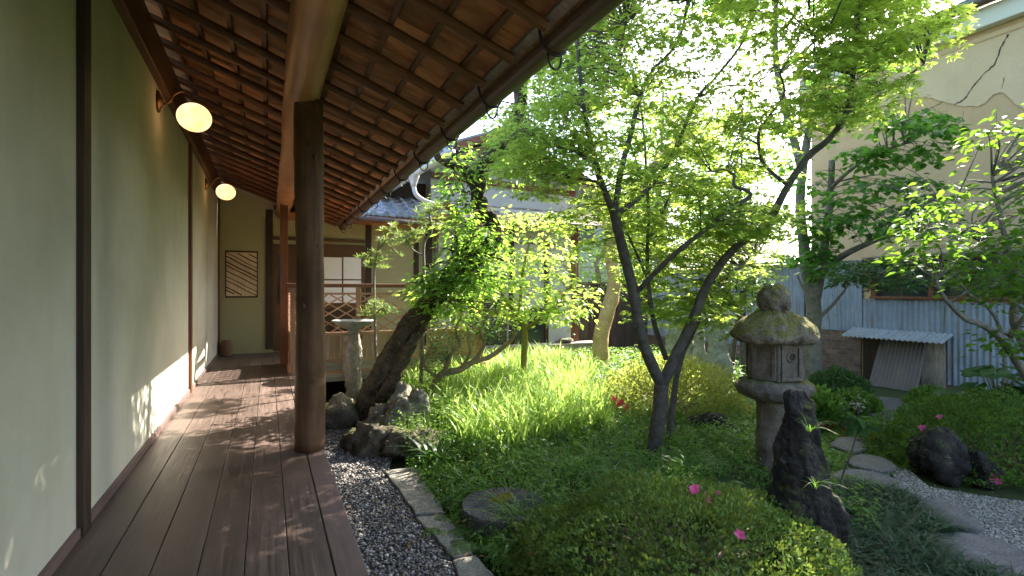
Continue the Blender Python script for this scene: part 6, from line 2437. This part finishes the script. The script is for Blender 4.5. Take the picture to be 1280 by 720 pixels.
for (u, v, lab, sd) in ((1086, 551, 'low plant with clusters of red berries beside the stepping slabs', 72), (1052, 537, 'small red-berried plant just left of the leaf whorl', 73)):
    p = G(u, v + 8)
    bt = thing('berry_plant', lab, 'plant', (p.x, p.y, 0), 'red-berried plants by the path')
    rng = np.random.default_rng(sd)
    n = 26
    hp = np.array([p.x, p.y, 0.10])
    a = rng.uniform(0, 2 * np.pi, n)
    leaves('leaves', OVAL, hp + np.column_stack([np.cos(a) * 0.03, np.sin(a) * 0.03, rng.uniform(-0.03, 0.03, n)]), np.column_stack([np.cos(a), np.sin(a), rng.uniform(-0.2, 0.5, n)]), np.tile([0, 0, 1.0], (n, 1)), rng.uniform(0.06, 0.10, n), M['dark_leaf'], bt)
    mb = MB()
    mb.tube([Vector((p.x, p.y, 0)), Vector(hp)], 0.004, 5)
    mb.build('stem', M['bark_maple'], bt)
    for k in range(14):
        mb = MB()
        q = hp + rng.normal(0, 0.06, 3) * np.array([1.2, 1.2, 0.5])
        q[2] = max(q[2], 0.03)
        prof = [(0.001, q[2] - 0.011), (0.008, q[2] - 0.007), (0.011, q[2]), (0.008, q[2] + 0.007), (0.001, q[2] + 0.011)]
        mb.lathe(prof, (q[0], q[1]), 8)
        mb.build('berry', M['berry'], bt, smooth=True)


# leopard plant: big round leaves at the right
def round_leaf():
    vs = [(0.42, 0, -0.05)]
    n = 18
    for k in range(n):
        a = math.radians(-165 + 330 * k / (n - 1))
        r = 0.58 + 0.02 * (k % 2)
        vs.append((0.42 + r * math.cos(a), r * math.sin(a) * 0.95, 0.03 + 0.05 * math.sin(a * 3)))
    return T(vs, [(0, 1 + k, 2 + k) for k in range(n - 1)])


RL = round_leaf()
lp = PT(1248, 505, 5.9)
lt = thing('leopard_plant', 'plant with big round glossy leaves against the corrugated iron wall', 'plant', (lp.x, lp.y, 0))
rng = np.random.default_rng(81)
n = 26
pos, ax, nr, sz = [], [], [], []
mb = MB()
for k in range(n):
    a = rng.uniform(0, 2 * math.pi)
    r = rng.uniform(0.05, 0.42)
    h = rng.uniform(0.42, 0.72) - r * 0.3
    q = np.array([lp.x + math.cos(a) * r, lp.y + math.sin(a) * r, h])
    pos.append(q)
    ax.append([math.cos(a), math.sin(a), -0.35])
    nr.append([math.cos(a) * 0.35, math.sin(a) * 0.35, 1])
    sz.append(rng.uniform(0.20, 0.32))
    mb.tube([Vector((lp.x, lp.y, 0.0)), Vector((lp.x + math.cos(a) * r * 0.4, lp.y + math.sin(a) * r * 0.4, h * 0.6)), Vector(q)], [0.007, 0.006, 0.005], 5, 0, False)
mb.build('stalks', M['bark_olive'], lt, smooth=True)
leaves('leaves', RL, np.array(pos), np.array(ax), np.array(nr), np.array(sz), M['big_leaf'], lt)


# fallen leaves on the gravel, deck edge and path
LR = np.random.default_rng(91)
q = np.concatenate([sample_poly(LR, [(0.42, 0.6), (0.92, 0.6), (0.92, 4.6), (0.42, 4.6)], 70), sample_poly(LR, WG_POLY, 50), sample_poly(LR, [(1.0, 2.6), (1.2, 2.6), (1.2, 4.6), (1.0, 4.6)], 30)])
n = len(q)
a = LR.uniform(0, 2 * np.pi, n)
leaves_o = leaves('fallen_leaves', OVAL, np.column_stack([q, np.full(n, 0.058) + (q[:, 0] > 0.95) * 0.012]), np.column_stack([np.cos(a), np.sin(a), LR.normal(0, 0.15, n)]),
                  np.column_stack([LR.normal(0, 0.3, n), LR.normal(0, 0.3, n), np.ones(n)]), LR.uniform(0.02, 0.045, n), M['litter'])
tag(leaves_o, 'scattered fallen brown and yellow leaves on the gravel', 'leaves', None, 'stuff')
